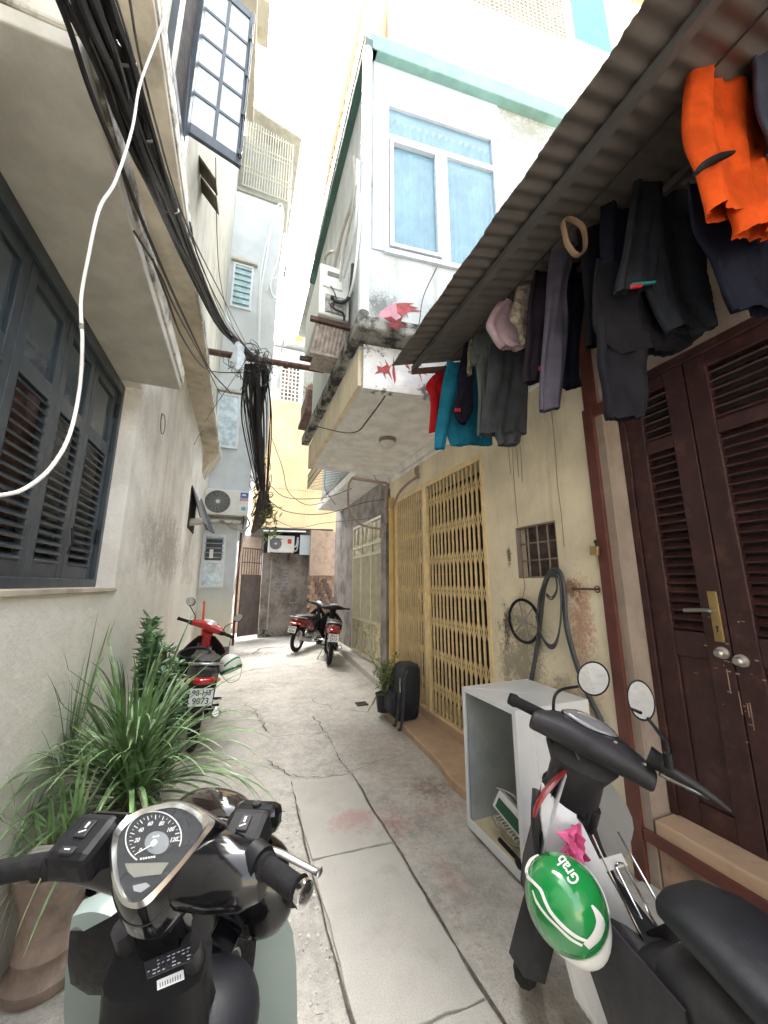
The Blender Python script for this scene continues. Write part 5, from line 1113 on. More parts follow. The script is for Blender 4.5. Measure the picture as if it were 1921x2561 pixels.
# ================================================================ MOTOR SCOOTERS
AX0=Vector((0,.02,1.0)); AXD=Vector((0,-.45,.893)).normalized()
def moped(label,loc,az,lean,steer,body,inner,group,plate=None,near=False,headset='greyplastic',mirrors=True,fender='blackplastic',tail='red',style='under',scale=1.0,headcowl=True,tailcol=None,sw=1.0,seat_dy=0,stem=1.0,outer=None,hw=1.0):
    t=thing('motor_scooter',label,'scooter',loc,(0,R(lean),-R(az)),group); t.scale=(scale,)*3
    Sm=Matrix.Translation(AX0)@Matrix.Rotation(-R(steer),4,AXD)@Matrix.Translation(-AX0)
    S=lambda p: Sm@Vector(p)
    SR=Sm.to_3x3()
    def B(mb,name,mat,parent=None,**k):
        return build(mb,name,mat,parent or t,local=True,**k)
    def SB(mb,name,mat,parent=None,**k):
        for v in mb.bm.verts: v.co=Sm@v.co
        return B(mb,name,mat,parent,**k)
    seg=40 if near else 24
    for (wy,st,nm) in ((.43,1,'front_wheel'),(-.80,0,'rear_wheel')):
        c=Vector((0,wy,.28)); f=SB if st else B
        b=MB(); b.torus(c,.232,.048,rot('Y',90),seg,10,.9); w_=f(b,nm,'rubber',smooth=True)
        b=MB(); b.torus(c,.192,.014,rot('Y',90),seg,6,1.6)
        for k in range(12): a=k*math.pi/6; b.tube([c+Vector((0.03*(-1)**k,math.cos(a)*.03,math.sin(a)*.03)),c+Vector((0,math.cos(a+.15)*.19,math.sin(a+.15)*.19))],.004,5)
        b.lathe([(.03,-.05),(.045,-.04),(.045,.04),(.03,.05)],c,16,rot('Y',90)); f(b,'rim','steel',w_,smooth=True)
    b=MB(); g=[]
    for i in range(15):
        a=R(200-i*170/14); g.append([(x,.43+math.cos(a)*(.305-abs(x)*.5),.28+math.sin(a)*(.305-abs(x)*.5)) for x in (-.062,-.045,-.02,0,.02,.045,.062)])
    b.sheet(g,.004,(0,0,1)); SB(b,'front_fender',fender,smooth=True)
    b=MB()
    for s in (-1,1): b.tube([(s*.075,.10,.80),(s*.08,.33,.42),(s*.075,.43,.28)],[.02,.025,.022],10)
    SB(b,'fork','greyplastic' if near else 'steel',smooth=True)
    # leg shield, outer skin and inner skin
    def shield(off,wk=1.0,z0=.32,z1=.90):
        g=[]
        for i in range(15):
            v=i/14; z=z1+(z0-z1)*v
            w_=wk*(.09+.16*math.sin(min(1,v*2.4)*math.pi/2) if v<.6 else .25-.13*((v-.6)/.4)**1.5)
            yc=.10+.30*v-.14*max(0,v-.75)*2
            g.append([(sw*w_*u,yc+off-.17*abs(u)**2.2*(w_/.25),z) for u in [j/8-1 for j in range(17)]])
        return g
    b=MB(); b.sheet(shield(.035),.012,(0,.8,.25)); B(b,'leg_shield',outer or body,smooth=True)
    b=MB(); b.sheet(shield(.0,.93),.008,(0,1,.1)); B(b,'inner_shield',inner,smooth=True)
    # tunnel
    def er(c,wx,wz,n=20,p=.7,tilt=0):
        out=[]
        for k in range(n):
            a=2*math.pi*k/n; cc,s_=math.cos(a),math.sin(a)
            x=wx*math.copysign(abs(cc)**p,cc); zz=wz*math.copysign(abs(s_)**p,s_)
            out.append(Vector((c[0]+x,c[1]-zz*math.sin(tilt),c[2]+zz*math.cos(tilt))))
        return out
    if style=='under':
        b=MB(); b.loft([er((0,.16,.80),.075,.06,tilt=-.8),er((0,.10,.66),.07,.09,tilt=-.6),er((0,.02,.52),.075,.10,tilt=-.3),er((0,-.14,.46),.08,.10),er((0,-.30,.52),.10,.13),er((0,-.38,.58),.11,.14)]); B(b,'centre_tunnel',headset if near else inner,smooth=True)
    else:
        b=MB(); b.loft([er((0,.12,.74),.10,.05,tilt=-.9),er((0,.14,.55),.10,.07,tilt=-.8),er((0,.10,.38),.17,.05,tilt=-.4),er((0,-.12,.33),.19,.04),er((0,-.34,.36),.18,.06)]); B(b,'floor_board','blackplastic',smooth=True)
    tc=tailcol or body
    b=MB(); b.loft([er((0,-.22,.52),.085,.10),er((0,-.36,.56),.13,.15),er((0,-.60,.60),.145,.13),er((0,-.85,.655),.12,.10),er((0,-1.02,.70),.08,.06),er((0,-1.08,.715),.05,.035)]); B(b,'tail_cowl',tc,smooth=True)
    b=MB(); n_=28; sd_=seat_dy
    b.loft([er((0,-.16+sd_,.735),.035,.02,n_),er((0,-.19+sd_,.745),.085,.035,n_),er((0,-.27+sd_,.755),.105,.045,n_),er((0,-.42+sd_,.745),.12,.048,n_),er((0,-.56+sd_,.75),.135,.05,n_),er((0,-.66+sd_,.775),.14,.05,n_),er((0,-.85+sd_,.785),.125,.045,n_),er((0,-.95+sd_,.785),.09,.035,n_),er((0,-.98+sd_,.785),.05,.02,n_)]); B(b,'seat','seat',smooth=True)
    b=MB(); b.tube([(-.13,-.72,.74),(-.14,-.95,.78),(-.09,-1.10,.80),(.09,-1.10,.80),(.14,-.95,.78),(.13,-.72,.74)],.012,8,smooth=4); B(b,'grab_rail','steel',smooth=True)
    b=MB(); b.loft([er((0,-1.02,.66),.09,.03),er((0,-1.09,.655),.085,.03),er((0,-1.115,.65),.05,.02)]); B(b,'tail_light',M('tail lamp lens',(.5,.02,.02),.15,coat=1) if tail=='red' else tail,smooth=True)
    b=MB()
    for s in (-1,1): b.ell((s*.12,-1.04,.655),(.022,.03,.018),10,6)
    B(b,'indicators',M('orange lens',(.7,.25,.03),.2),smooth=True)
    b=MB(); g=[]
    for i in range(10): a=R(20+i*11); g.append([(x,-.80-math.cos(a)*.31,.30+math.sin(a)*.31) for x in (-.065,-.05,0,.05,.065)])
    b.sheet(g,.004,(0,0,1)); b.sheet([[(-.06,-1.09,.42),(.06,-1.09,.42)],[(-.07,-1.06,.62),(.07,-1.06,.62)]],.006,(0,1,0)); B(b,'rear_fender','blackplastic',smooth=True)
    if plate:
        b=MB(); Rm=rot('X',-14); b.obox((0,-1.12,.53),(.19,.004,.14),Rm); pl_=B(b,'number_plate','plate',bevel=.001)
        fx=frame((1,0,0),Rm@Vector((0,0,1)),Rm@Vector((0,-1,0)),Vector((0,-1.12,.53))+Rm@Vector((0,-.004,.033)))
        text(plate[0],.062,fx,'ink',pl_,local=True,bold=.001)
        fx=frame((1,0,0),Rm@Vector((0,0,1)),Rm@Vector((0,-1,0)),Vector((0,-1.12,.53))+Rm@Vector((0,-.004,-.032)))
        text(plate[1],.068,fx,'ink',pl_,local=True,bold=.001)
    # engine, exhaust, pegs, stand
    b=MB(); b.loft([er((0,.12,.30),.05,.05),er((0,.06,.30),.075,.07),er((0,-.02,.30),.06,.075),er((0,-.05,.30),.10,.09),er((0,-.28,.29),.11,.10),er((0,-.36,.30),.07,.07)])
    for k in range(5): b.box(-.085,.085,.0+.022*k,.008+.022*k,.22,.38)
    b.lathe([(.075,0),(.075,.03),(.03,.045)],(-.10,-.18,.29),20,rot('Y',-90)); b.lathe([(.085,0),(.085,.03),(.03,.045)],(.10,-.16,.30),20,rot('Y',90)); B(b,'engine','steel',smooth=True)
    b=MB(); b.tube([(.05,.10,.24),(.10,.02,.16),(.12,-.3,.18),(.14,-.45,.22)],.016,8,smooth=4); b.tube([(.14,-.42,.22),(.145,-.52,.25),(.15,-.98,.36),(.15,-1.0,.365)],[.025,.045,.048,.03],14); B(b,'exhaust','steel',smooth=True)
    b=MB()
    for s in (-1,1): b.tube([(s*.09,-.12,.26),(s*.26,-.12,.26)],.014,8); b.tube([(s*.10,-.62,.32),(s*.20,-.62,.33)],.012,8)
    B(b,'footrests','rubber',smooth=True)
    b=MB(); b.tube([(-.10,-.25,.22),(-.19,-.30,.02),(-.21,-.31,.0)],.010,7); B(b,'side_stand','steel',smooth=True)
    b=MB()
    for s in (-1,1): b.tube([(s*.12,-.72,.64),(s*.10,-.80,.28)],.022,8)
    b.tube([(-.09,-.25,.28),(-.09,-.80,.28)],.02,8); b.tube([(.09,-.25,.28),(.09,-.80,.28)],.02,8); B(b,'shock_absorbers','blackplastic',smooth=True)
    # handlebar group
    if headcowl:
        def hr(x,yc,zc,ry,rz,n=20):
            return [Vector((x*(hw if x<0 else 1),yc+ry*math.cos(2*math.pi*k/n),zc+rz*math.sin(2*math.pi*k/n))) for k in range(n)]
        b=MB(); b.loft([hr(-.20,-.02,1.0,.03,.03),hr(-.18,-.01,1.005,.042,.036),hr(-.13,.015,1.01,.065,.045),hr(-.07,.035,1.015,.10,.055),hr(0,.045,1.02,.118,.06),hr(.07,.035,1.015,.10,.055),hr(.13,.015,1.01,.065,.045),hr(.18,-.01,1.005,.042,.036),hr(.20,-.02,1.0,.03,.03)]); hc=SB(b,'headset_cowl',headset,smooth=True,sub=1 if near else 0)
        b=MB(); b.ell((0,.13,.985),(.075,.05,.05),16,8); SB(b,'headlight',M('clear headlight',(.6,.62,.64),.08,coat=1),hc,smooth=True)
        b=MB(); b.ell((0,.01,1.068),(.085,.042,.022),20,8,rot('X',20)); SB(b,'gauge_window','lens' if near else M('pale gauge face',(.5,.52,.52),.3),hc,smooth=True)
    b=MB(); b.loft([er((0,.05,.98),.08*stem,.055*stem,tilt=-.5),er((0,.07,.92),.058*stem,.05*stem,tilt=-.5),er((0,.12,.82),.06*stem,.05*stem,tilt=-.5),er((0,.17,.72),.055*stem,.05*stem,tilt=-.5)]); SB(b,'steering_stem',headset,smooth=True)
    for s in (-1,1):
        b=MB(); b.tube([(s*.18,-.02,1.0),(s*.22,-.03,1.0),(s*.34,-.055,1.0)],[.012,.012,.012],8); pr=SB(b,'handlebar','greyplastic',smooth=True)
        b=MB(); P=[Vector((s*.225,-.031,1.0)),Vector((s*.235,-.033,1.0)),Vector((s*.335,-.053,1.0)),Vector((s*.34,-.054,1.0)),Vector((s*.352,-.056,1.0))]; b.tube(P,[.022,.0175,.0175,.021,.021],14); SB(b,'grip','rubber',smooth=True)
        b=MB(); b.box(min(s*.18,s*.225),max(s*.18,s*.225),-.055,.01,.978,1.022); SB(b,'switch_block','blackplastic',bevel=.006)
        b=MB(); b.tube([(s*.20,.01,1.0),(s*.24,.03,.995),(s*.33,.005,.992),(s*.345,.0,.992)],[.007,.006,.006,.009],7,smooth=3,flat=1.4); SB(b,'brake_lever','steel',smooth=True)
        if mirrors:
            b=MB(); b.tube([(s*.19,.0,1.02),(s*.19,.0,1.07),(s*.23,-.01,1.11),(s*.30,-.03,1.17)],.0055,7,smooth=3); b.lathe([(.014,0),(.010,.035)],(s*.19,0,1.0),10); st_=SB(b,'mirror_stalk','blackplastic',smooth=True)
            Rm=rot('Z',s*-12)@rot('X',72); c=Vector((s*.31,-.035,1.215))
            b=MB(); b.ell(c+Vector((0,.012,0)),(.058,.048,.016),24,8,Rm@rot('Z',s*25)); mm=SB(b,'mirror_shell','blackplastic',st_,smooth=True)
            b=MB(); b.lathe([(.045,0),(.045,.002)],(0,0,0),28); 
            for v in b.bm.verts: v.co=c+Vector((0,-.0045,.002))+Rm@(rot('Z',s*25)@Vector((v.co.x*1.17,v.co.y*.95,v.co.z)))
            SB(b,'mirror_glass','mirror',mm)
    return t,S,SB,B
# two parked bikes at the end of the alley
moped('dark red motorbike parked farthest at the end of the alley',(1.80,9.42,0),38,7,20,'dkred','blackplastic','scooters parked in the alley',('29-H1','4526'),headset='blackplastic',mirrors=False,tailcol='dkred')
moped('black and red motorbike parked with its plate towards the viewer near the cream gate',(1.83,8.0,0),10,7,-6,'gloss','blackplastic','scooters parked in the alley',('29-L1','2717'),headset='blackplastic',mirrors=False,tailcol='dkred')
# red scooter beside the left wall
moped('red scooter parked close to the left wall behind the plants',(-.38,4.9,0),-5,5,30,'red','blackplastic','scooters parked in the alley',('98-H3','9073'),headset='red',near=False,tailcol='greyplastic',scale=1.0)
def helmet(name,label,c,Rm,shell,trim,parent_group=None,scale=1.0,stripes=True,peak=1.0,long=1.0):
    Rm=Rm; c=Vector(c); t=thing(name,label,'helmet',c,(0,0,0))
    q=lambda p:c+Rm@(Vector(p)*scale)
    a=.135*long;bb=.115;h=.125
    # shell: domed half ellipsoid, front along +y, rim dips at the back
    def surf(u,v,k=1.0):
        zz=math.sin(v); r_=math.cos(v)
        x=bb*r_*math.sin(u)*k; y=a*r_*math.cos(u)*k; z=h*zz*k
        return Vector((x,y,z))
    b=MB(); rings=[]
    for i in range(15):
        v=R(-22+ (111)*i/14); rings.append([q(surf(2*math.pi*k/40,v)) for k in range(40)])
    b.loft(rings); sh=build(b,'shell',shell,t,smooth=True)
    b=MB(); rings=[]
    for v,kk in ((-24,1.035),(-14,1.04),(-12,1.0),(-24,1.0)): rings.append([q(surf(2*math.pi*k/40,R(v),kk)) for k in range(40)])
    b.loft(rings,loop=True,cap=False); build(b,'rim_trim',trim,t,smooth=True)
    b=MB(); g=[]
    for i in range(15):
        u=R(-62+124*i/14); g.append([q(surf(u,R(-6),1.01)),q(surf(u,R(-10),1.01)+Vector((0,.03*peak*math.cos(u*1.3),-.004))),q(surf(u,R(-14),1.0)+Vector((0,.055*peak*math.cos(u*1.35),-.016)))])
    b.sheet(g,.004,Rm@Vector((0,0,1))); build(b,'peak',trim,t,smooth=True)
    # white wave stripes lying on the shell
    b=MB()
    for off,wd in (() if not stripes else ((0,.028),(.075,.012))):
        g=[]
        for i in range(31):
            u=R(205-  150*i/30) if True else 0
            v=.16+off+.22*math.sin(i/30*math.pi*1.15-.4)
            g.append([q(surf(u,v-wd*2,1.006)),q(surf(u,v,1.007)),q(surf(u,v+wd*2,1.006))])
        b.sheet(g)
    if stripes: build(b,'stripe','helmetwhite' if shell!='helmetwhite' else 'helmetgreen',sh,smooth=True)
    b=MB(); b.tube([q((bb*.9,0,-.04)),q((.06,.01,-.14)),q((0,.02,-.16)),q((-.06,.01,-.14)),q((-bb*.9,0,-.04))],.007,6,smooth=4,flat=.3); build(b,'chin_strap','blackplastic',t,smooth=True)
    return t,sh,q,surf
# ---------------------------------------------------------------- right scooter
t,S,SB,B=moped('worn charcoal and white scooter parked in front of the brown door',(1.16,.98,0),8,-3,50,'whitebody','whitebody','scooters parked in the alley',None,near=True,fender='greyplastic',tailcol='greyplastic',scale=.98,mirrors=False,sw=.78,seat_dy=-.07,stem=1.45,outer='greyplastic',hw=.86)
def DEP(x,y,fw):
    r=ray(x,y); k=r.dot(Vector((math.sin(YAW)*math.cos(PITCH),math.cos(YAW)*math.cos(PITCH),math.sin(PITCH)))); return O+r*(fw/k)
def WT(mb,name,mat,parent=None,**k): return build(mb,name,mat,parent or t,**k)
for (c_,fw,ax,pts,fws) in (((1282,1466),1.38,(34,37,-.35),[(1196,1545),(1197,1508),(1212,1490),(1248,1483)],(1.30,1.31,1.33,1.37)),((1385,1513),1.16,(28,45,-.30),[(1444,1640),(1442,1610),(1425,1585),(1400,1552)],(1.02,1.04,1.08,1.14))):
    P=[DEP(*p,f) for p,f in zip(pts,fws)]
    b=MB(); b.tube(P,.0052,8,smooth=4); b.lathe([(.014,-.02),(.012,.015)],P[0],10); st_=WT(b,'mirror_stalk','blackplastic',smooth=True)
    ring=lambda k_,dz:[DEP(c_[0]+k_*(ax[0]*math.cos(a)*math.cos(ax[2])-ax[1]*math.sin(a)*math.sin(ax[2])),c_[1]+k_*(ax[0]*math.cos(a)*math.sin(ax[2])+ax[1]*math.sin(a)*math.cos(ax[2])),fw+dz) for a in [2*math.pi*q/32 for q in range(32)]]
    b=MB(); b.loft([ring(.96,-.002),ring(1.03,.0),ring(1.04,.008),ring(.9,.022),ring(.5,.032),ring(.1,.034)]); mm=WT(b,'mirror_shell','blackplastic',st_,smooth=True)
    b=MB(); g1=ring(.93,-.004); b.loft([g1,[p+Vector((0,.0006,0)) for p in g1]]); WT(b,'mirror_glass','mirror',mm)
b=MB(); P=[DEP(1232,1652,1.24),DEP(1195,1690,1.20),DEP(1165,1730,1.17),DEP(1153,1765,1.15)]; b.tube(P,[.006,.013,.012,.006],8,smooth=4,flat=.5); WT(b,'shield_rim','dkred',smooth=True)
Z2=crop(1100,1650,2.0207)
b=MB()
for P in ([(770,885,1.14),(860,1080,1.08),(950,1260,1.03),(1045,1440,.985),(1130,1510,.965),(1215,1540,.96),(1245,1490,.98)],[(888,1045,1.13),(960,1190,1.08),(1040,1350,1.03),(1075,1420,1.0)],[(935,1045,1.14),(1010,1180,1.09),(1075,1310,1.04),(1130,1390,1.01)],[(900,870,1.20),(985,1020,1.14),(1080,1190,1.08),(1175,1365,1.02),(1245,1490,.985)],[(888,1045,1.13),(900,1028,1.13),(925,1030,1.14),(935,1045,1.14)]):
    b.tube([DEP(*Z2(x,y),f) for x,y,f in P],.0036,7,smooth=4)
WT(b,'parcel_rails','chrome',smooth=True)
b=MB(); b.loft([[DEP(*Z2(x,y),f) for x,y in q_] for q_,f in ((((1040,1370),(1160,1320),(1255,1440),(1230,1520),(1130,1500)),1.0),(((1040,1370),(1160,1320),(1255,1440),(1230,1520),(1130,1500)),1.06))]); WT(b,'rail_foot','greyplastic',bevel=.004)
b=MB(); b.tube([(-.05,.05,.78),(-.05,.0,.78),(-.05,-.01,.81)],.006,6,smooth=3); B(b,'bag_hook','blackplastic',smooth=True)
b=MB(); b.obox((.03,.0,.655),(.09,.004,.03),rot('X',-40)); B(b,'tie_strap','white')
b=MB(); b.sheet([[(-.10,.02,.62),(-.14,-.05,.45),(-.13,-.1,.33)],[(-.105,-.16,.60),(-.16,-.22,.45),(-.15,-.25,.33)],[(-.13,-.34,.62),(-.17,-.36,.48),(-.15,-.38,.36)]],.006,(1,0,0)); B(b,'side_panel','greyplastic',smooth=True)
# white leg guard sweeping down on the rider's left
g=[]
for (xa,ya,za),(xb,yb,zb) in (((1172,1690,1.20),(1249,1762,1.18)),((1168,1760,1.17),(1292,1850,1.10)),((1185,1860,1.15),(1336,1930,1.05)),((1215,1960,1.12),(1374,2003,1.01)),((1290,2072,1.06),(1397,2044,.99))):
    A=DEP(xa,ya,za);C_=DEP(xb,yb,zb); g.append([A.lerp(C_,k/4)+Vector((0,.02*math.sin(k/4*math.pi),-.012*math.sin(k/4*math.pi))) for k in range(5)])
b=MB(); b.sheet(g,.006,(0,1,-.3)); WT(b,'leg_guard','whitebody',smooth=True)
b=MB(); b.tube([DEP(1158,1705,1.2),DEP(1155,1780,1.17),DEP(1165,1870,1.16),DEP(1200,1965,1.14),DEP(1250,2075,1.11)],[.012,.012,.010,.008,.006],8,smooth=4); WT(b,'guard_edge','greyplastic',smooth=True)
b=MB(); b.tube([DEP(1310,2075,1.03),DEP(1345,2120,1.02),DEP(1385,2165,1.0)],.004,6,smooth=3); WT(b,'panel_edge','chrome',smooth=True)
b=MB(); b.tube([DEP(1190,1560,1.26),DEP(1200,1590,1.25),DEP(1230,1600,1.22),DEP(1250,1640,1.22)],.004,6,smooth=5); WT(b,'brake_cable','cablegrey',smooth=True)
for o in list(t.children):
    if o.name.split('.')[0] in ('grip','brake_lever','handlebar','switch_block'): bpy.data.objects.remove(o)
b=MB(); b.tube([DEP(1432,1652,1.05),DEP(1450,1665,1.03),DEP(1510,1702,1.0),DEP(1578,1752,.97)],[.017,.015,.012,.004],12,smooth=3); WT(b,'grip','greyplastic',smooth=True)
b=MB(); b.tube([DEP(1225,1572,1.26),DEP(1200,1558,1.275)],[.026,.026],12); WT(b,'switch_block','blackplastic',smooth=True)
b=MB(); b.tube([DEP(1440,1656,1.05),DEP(1400,1632,1.08)],[.022,.03],12); WT(b,'switch_block','blackplastic',smooth=True)
b=MB(); b.tube([DEP(1200,1558,1.28),DEP(1180,1548,1.29),DEP(1118,1517,1.335),DEP(1112,1514,1.34),DEP(1100,1508,1.345)],[.024,.019,.019,.023,.02],14); WT(b,'grip','rubber',smooth=True)
b=MB(); b.tube([DEP(1425,1672,1.06),DEP(1480,1700,1.04),DEP(1530,1722,1.02)],[.006,.005,.006],8,smooth=3); WT(b,'brake_lever','steel',smooth=True)
b=MB(); P=[S(p) for p in [(-.085,.01,1.068),(-.05,-.02,1.064),(0,-.03,1.06),(.05,-.02,1.064),(.085,.01,1.068),(.05,.05,1.082),(0,.06,1.085),(-.05,.05,1.082)]]; b.tube(P,.003,6,closed=True,smooth=4); B(b,'lens_rim','blackplastic',smooth=True)
b=MB(); b.obox(DEP(1196,1572,1.27),(.035,.04,.03)); b.tube([DEP(1190,1570,1.26),DEP(1186,1592,1.26),DEP(1192,1606,1.26)],.008,7,smooth=3); b.tube([DEP(1200,1575,1.26),DEP(1206,1600,1.25)],.007,7); WT(b,'lever_bracket','blackplastic',bevel=.004)
b=MB()
for (x,y,f) in ((1250,1560,1.27),(1330,1605,1.12),(1392,1652,1.05)): b.lathe([(.005,0),(.005,.004)],DEP(x,y,f)+Vector((0,0,.0)),8)
WT(b,'screws','steel')
b=MB(); Zp=[DEP(*Z2(x,y),f) for x,y,f in ((642,1480,1.09),(800,1485,1.05),(880,1600,1.02),(962,1745,.99),(940,1850,1.0),(800,1860,1.04),(705,1720,1.07))]; b.prism(Zp,(.0,.02,-.01)); WT(b,'lower_cowl','whitebody',bevel=.006)
b=MB(); b.tube([DEP(*Z2(x,y),f) for x,y,f in ((805,1480,1.04),(880,1590,1.01),(962,1735,.98))],.004,6,smooth=3); WT(b,'cowl_trim','chrome',smooth=True)
b=MB(); Zp=[DEP(*Z2(x,y),f) for x,y,f in ((1235,1735,.80),(1290,1712,.80),(1480,1770,.77),(1600,1841,.75),(1300,1860,.78))]; b.prism(Zp,(.0,.01,-.01)); WT(b,'side_stripe',M('beige body stripe',(.55,.50,.40),.4),bevel=.004)
# green ride helmet on the left of the scooter
hc=DEP(1221,1948,1.0)
up=(O-hc).normalized()*.86+Vector((-.35,-.1,.25)); up.normalize(); fr=DEP(1300,2100,1.0)-DEP(1150,1840,1.0); fr=(fr-up*fr.dot(up)).normalized(); sx=fr.cross(up)
Rm=Matrix((sx,fr,up)).transposed()
ht,sh,q,surf=helmet('green_helmet','glossy green helmet with white wave stripes hanging from the charcoal scooter',hc,Rm,'helmetgreen','helmetwhite',scale=.90,stripes=False,peak=.45,long=.84)
def onshell(p,k=1.012):
    "drop a sight line onto the shell"
    r=ray(*p).normalized(); R3=Rm.transposed(); o_=R3@(O-hc); d=R3@r
    k*=.90; s3=Vector((1/(.115*k),1/(.135*.84*k),1/(.125*k))); o2=Vector((o_.x*s3.x,o_.y*s3.y,o_.z*s3.z)); d2=Vector((d.x*s3.x,d.y*s3.y,d.z*s3.z))
    A=d2.dot(d2); B_=2*o2.dot(d2); C_=o2.dot(o2)-1; D=B_*B_-4*A*C_
    if D<0: tt=-B_/(2*A)
    else: tt=(-B_-math.sqrt(D))/(2*A)
    return O+r*tt
Z2=crop(1100,1650,2.0207)
def ribbon(pts,w0,nm,mat):
    P,Wd=spline([Vector((*Z2(*p),0)) for p in pts],w0,6); b=MB(); g=[]
    for i,p in enumerate(P):
        d=(P[min(i+1,len(P)-1)]-P[max(i-1,0)]).normalized(); n_=Vector((-d.y,d.x,0))*Wd[i]*.427
        g.append([onshell((p+n_).to_2d()),onshell(p.to_2d(),1.016),onshell((p-n_).to_2d())])
    b.sheet(g,.0015,(O-hc).normalized()); return build(b,nm,mat,sh,smooth=True)
ribbon([(500,985),(462,1010),(440,1055),(445,1095),(478,1130),(510,1165),(530,1215),(560,1275),(620,1345),(690,1400),(750,1425)],[4,9,9,8,8,8,8,8,9,9,7],'stripe','helmetwhite')
ribbon([(468,1165),(490,1225),(540,1295),(600,1355),(660,1410),(720,1445)],[3,6,6,6,7,6],'stripe','helmetwhite')
ribbon([(768,1240),(800,1290),(812,1340),(790,1400),(740,1450)],[4,16,24,26,22],'side_trim','helmetwhite')
dirx=Vector((-.50,-.87,0)); diry=Vector((.87,-.50,0))
def wrapG(co):
    u=co.x*-1; base=Vector((648,1062,0)); 
    X=base+Vector((.56,.83,0))*(-co.x)+Vector((-.83,.56,0))*(co.y)
    return onshell(Z2(X.x,X.y),1.018)
text('Grab',78,Matrix.Identity(4),'helmetwhite',sh,warp=wrapG,depth=0,bold=1.6)
b=MB(); rpk=random.Random(8); pc_=DEP(1243,1840,1.10)
g=[]
for i in range(9):
    g.append([pc_+Vector((.085*(i/8-.5)+rpk.uniform(-.008,.008),rpk.uniform(-.02,.02),.11*(.5-j/8)+rpk.uniform(-.008,.008))) for j in range(9)])
b.sheet(g,.01,(0,1,0)); tag(build(b,'pink_bag','pink'),'crumpled pink plastic bag tucked behind the green helmet','plastic bag')
# green and white helmet on the red scooter
helmet('white_helmet','small white helmet with a green stripe hung on the red scooter',(-.02,4.35,.66),(rot('Y',-20)@rot('X',-15)),'helmetwhite','helmetgreen')
b=MB(); b.torus((-.36,4.25,.83),.14,.012,rot('X',12),24,6,1); b.torus((-.36,4.22,.81),.15,.010,rot('X',18),24,6,1); tag(build(b,'black_strap_coil','rubber',smooth=True),'black rubber strap coiled on the seat of the red scooter','strap')
# ---------------------------------------------------------------- near left scooter, cockpit in detail
t,S,SB,B=moped('glossy black scooter nearest the viewer with a round speedometer',(-.125,.90,0),14,0,14,'greybody','gloss','scooters parked in the alley',None,near=True,mirrors=False,headcowl=False,headset='gloss',style='scooter',fender='gloss',tailcol='gloss',sw=.62)
bpy.context.view_layer.update()
az=R(27); F=Vector((math.sin(az),math.cos(az),0)); Rt=Vector((math.cos(az),-math.sin(az),0)); U=Vector((0,0,1))
gc=PZ(355,1835,1.03); gn=(U*.80-F*.60).normalized()      # instrument face leans back to the rider
gu=(F-gn*F.dot(gn)).normalized()                          # towards the top of the dial
# the dial is turned slightly clockwise
Z1=crop(0,1950,1.952)
def GP(x,y,t_=0): return HIT(*Z1(x,y),gc,gn)+gn*t_
out=[(560,240),(610,188),(700,140),(800,115),(880,105),(960,140),(1030,185),(1050,215),(1000,285),(930,375),(860,460),(790,540),(735,600),(690,628),(640,630),(595,605),(560,540),(543,460),(536,380),(540,300)]
inn=[(590,262),(640,205),(715,165),(800,142),(870,140),(930,165),(975,205),(990,245),(955,310),(895,385),(830,460),(770,520),(715,570),(680,590),(645,590),(612,560),(588,500),(575,430),(572,370),(575,310)]
so=spline([GP(*p) for p in out],[0]*20,4,True)[0]; si=spline([GP(*p) for p in inn],[0]*20,4,True)[0]
cen=sum(so,Vector())/len(so)
def T(mb,name,mat,parent=None,**k): return build(mb,name,mat,parent or t,**k)
b=MB(); rings=[]
for sc_,dz in ((1.0,.0),(1.04,-.006),(1.14,-.03),(1.22,-.06),(1.10,-.10),(.8,-.13),(.4,-.15)):
    rings.append([cen+(p-cen)*sc_+gn*dz for p in so])
rings.insert(0,[p-gn*.004 for p in si])
b.loft(rings); hous=T(b,'gauge_housing','gloss',smooth=True,ang=60)
b=MB(); b.tube([cen+(p-cen)*1.145+gn*(-.030) for p in so],.0009,5,closed=True); T(b,'panel_seam','greyplastic',hous)
b=MB(); N_=len(so); mids=[(a+c_)/2+gn*.009 for a,c_ in zip(so,si)]
b.loft([[p+gn*.001 for p in so],mids,[p+gn*.001 for p in si]],cap=False); T(b,'bezel','satin',hous,smooth=True)
b=MB(); b.loft([[p+gn*-.003 for p in si],[cen+(p-cen)*.05-gn*.003 for p in si]]); T(b,'instrument_face','dial',hous)
def oval(cx_,cy_,rx,ry,tilt,n=48,t_=0,a0=0,a1=360):
    o_=[]
    for k in range(n+1):
        a=R(a0+(a1-a0)*k/n); x=rx*math.cos(a); y=ry*math.sin(a); o_.append(GP(cx_+x*math.cos(tilt)-y*math.sin(tilt),cy_+x*math.sin(tilt)+y*math.cos(tilt),t_))
    return o_
b=MB(); b.tube(oval(750,285,137,128,-.35,48,.001,-215,40),.0011,5); T(b,'dial_ring','white',hous)
b=MB(); P=oval(768,310,60,55,-.35,30,.0005)[:-1]; b.prism(P,gn*.002); T(b,'dial_centre','dialgrey',hous)
b=MB(); b.tube([GP(768,310,.004),GP(660,372,.004)],[.0016,.0005],5); b.lathe([(.006,0),(.005,.006)],GP(755,315,.0),12,gn.to_track_quat('Z','Y').to_matrix()); T(b,'needle','white',hous)
b=MB()
for k in range(25):
    a=-200+ 225*k/24; p=oval(756,292,124,116,-.35,1,.0012,a,a)[0]; p2=oval(756,292,(104 if k%2==0 else 114),(97 if k%2==0 else 107),-.35,1,.0012,a,a)[0]; b.tube([p,p2],.0009 if k%2==0 else .0005,4)
T(b,'tick_marks','white',hous)
lx=(GP(820,280)-GP(700,300)).normalized(); ly=gn.cross(lx)
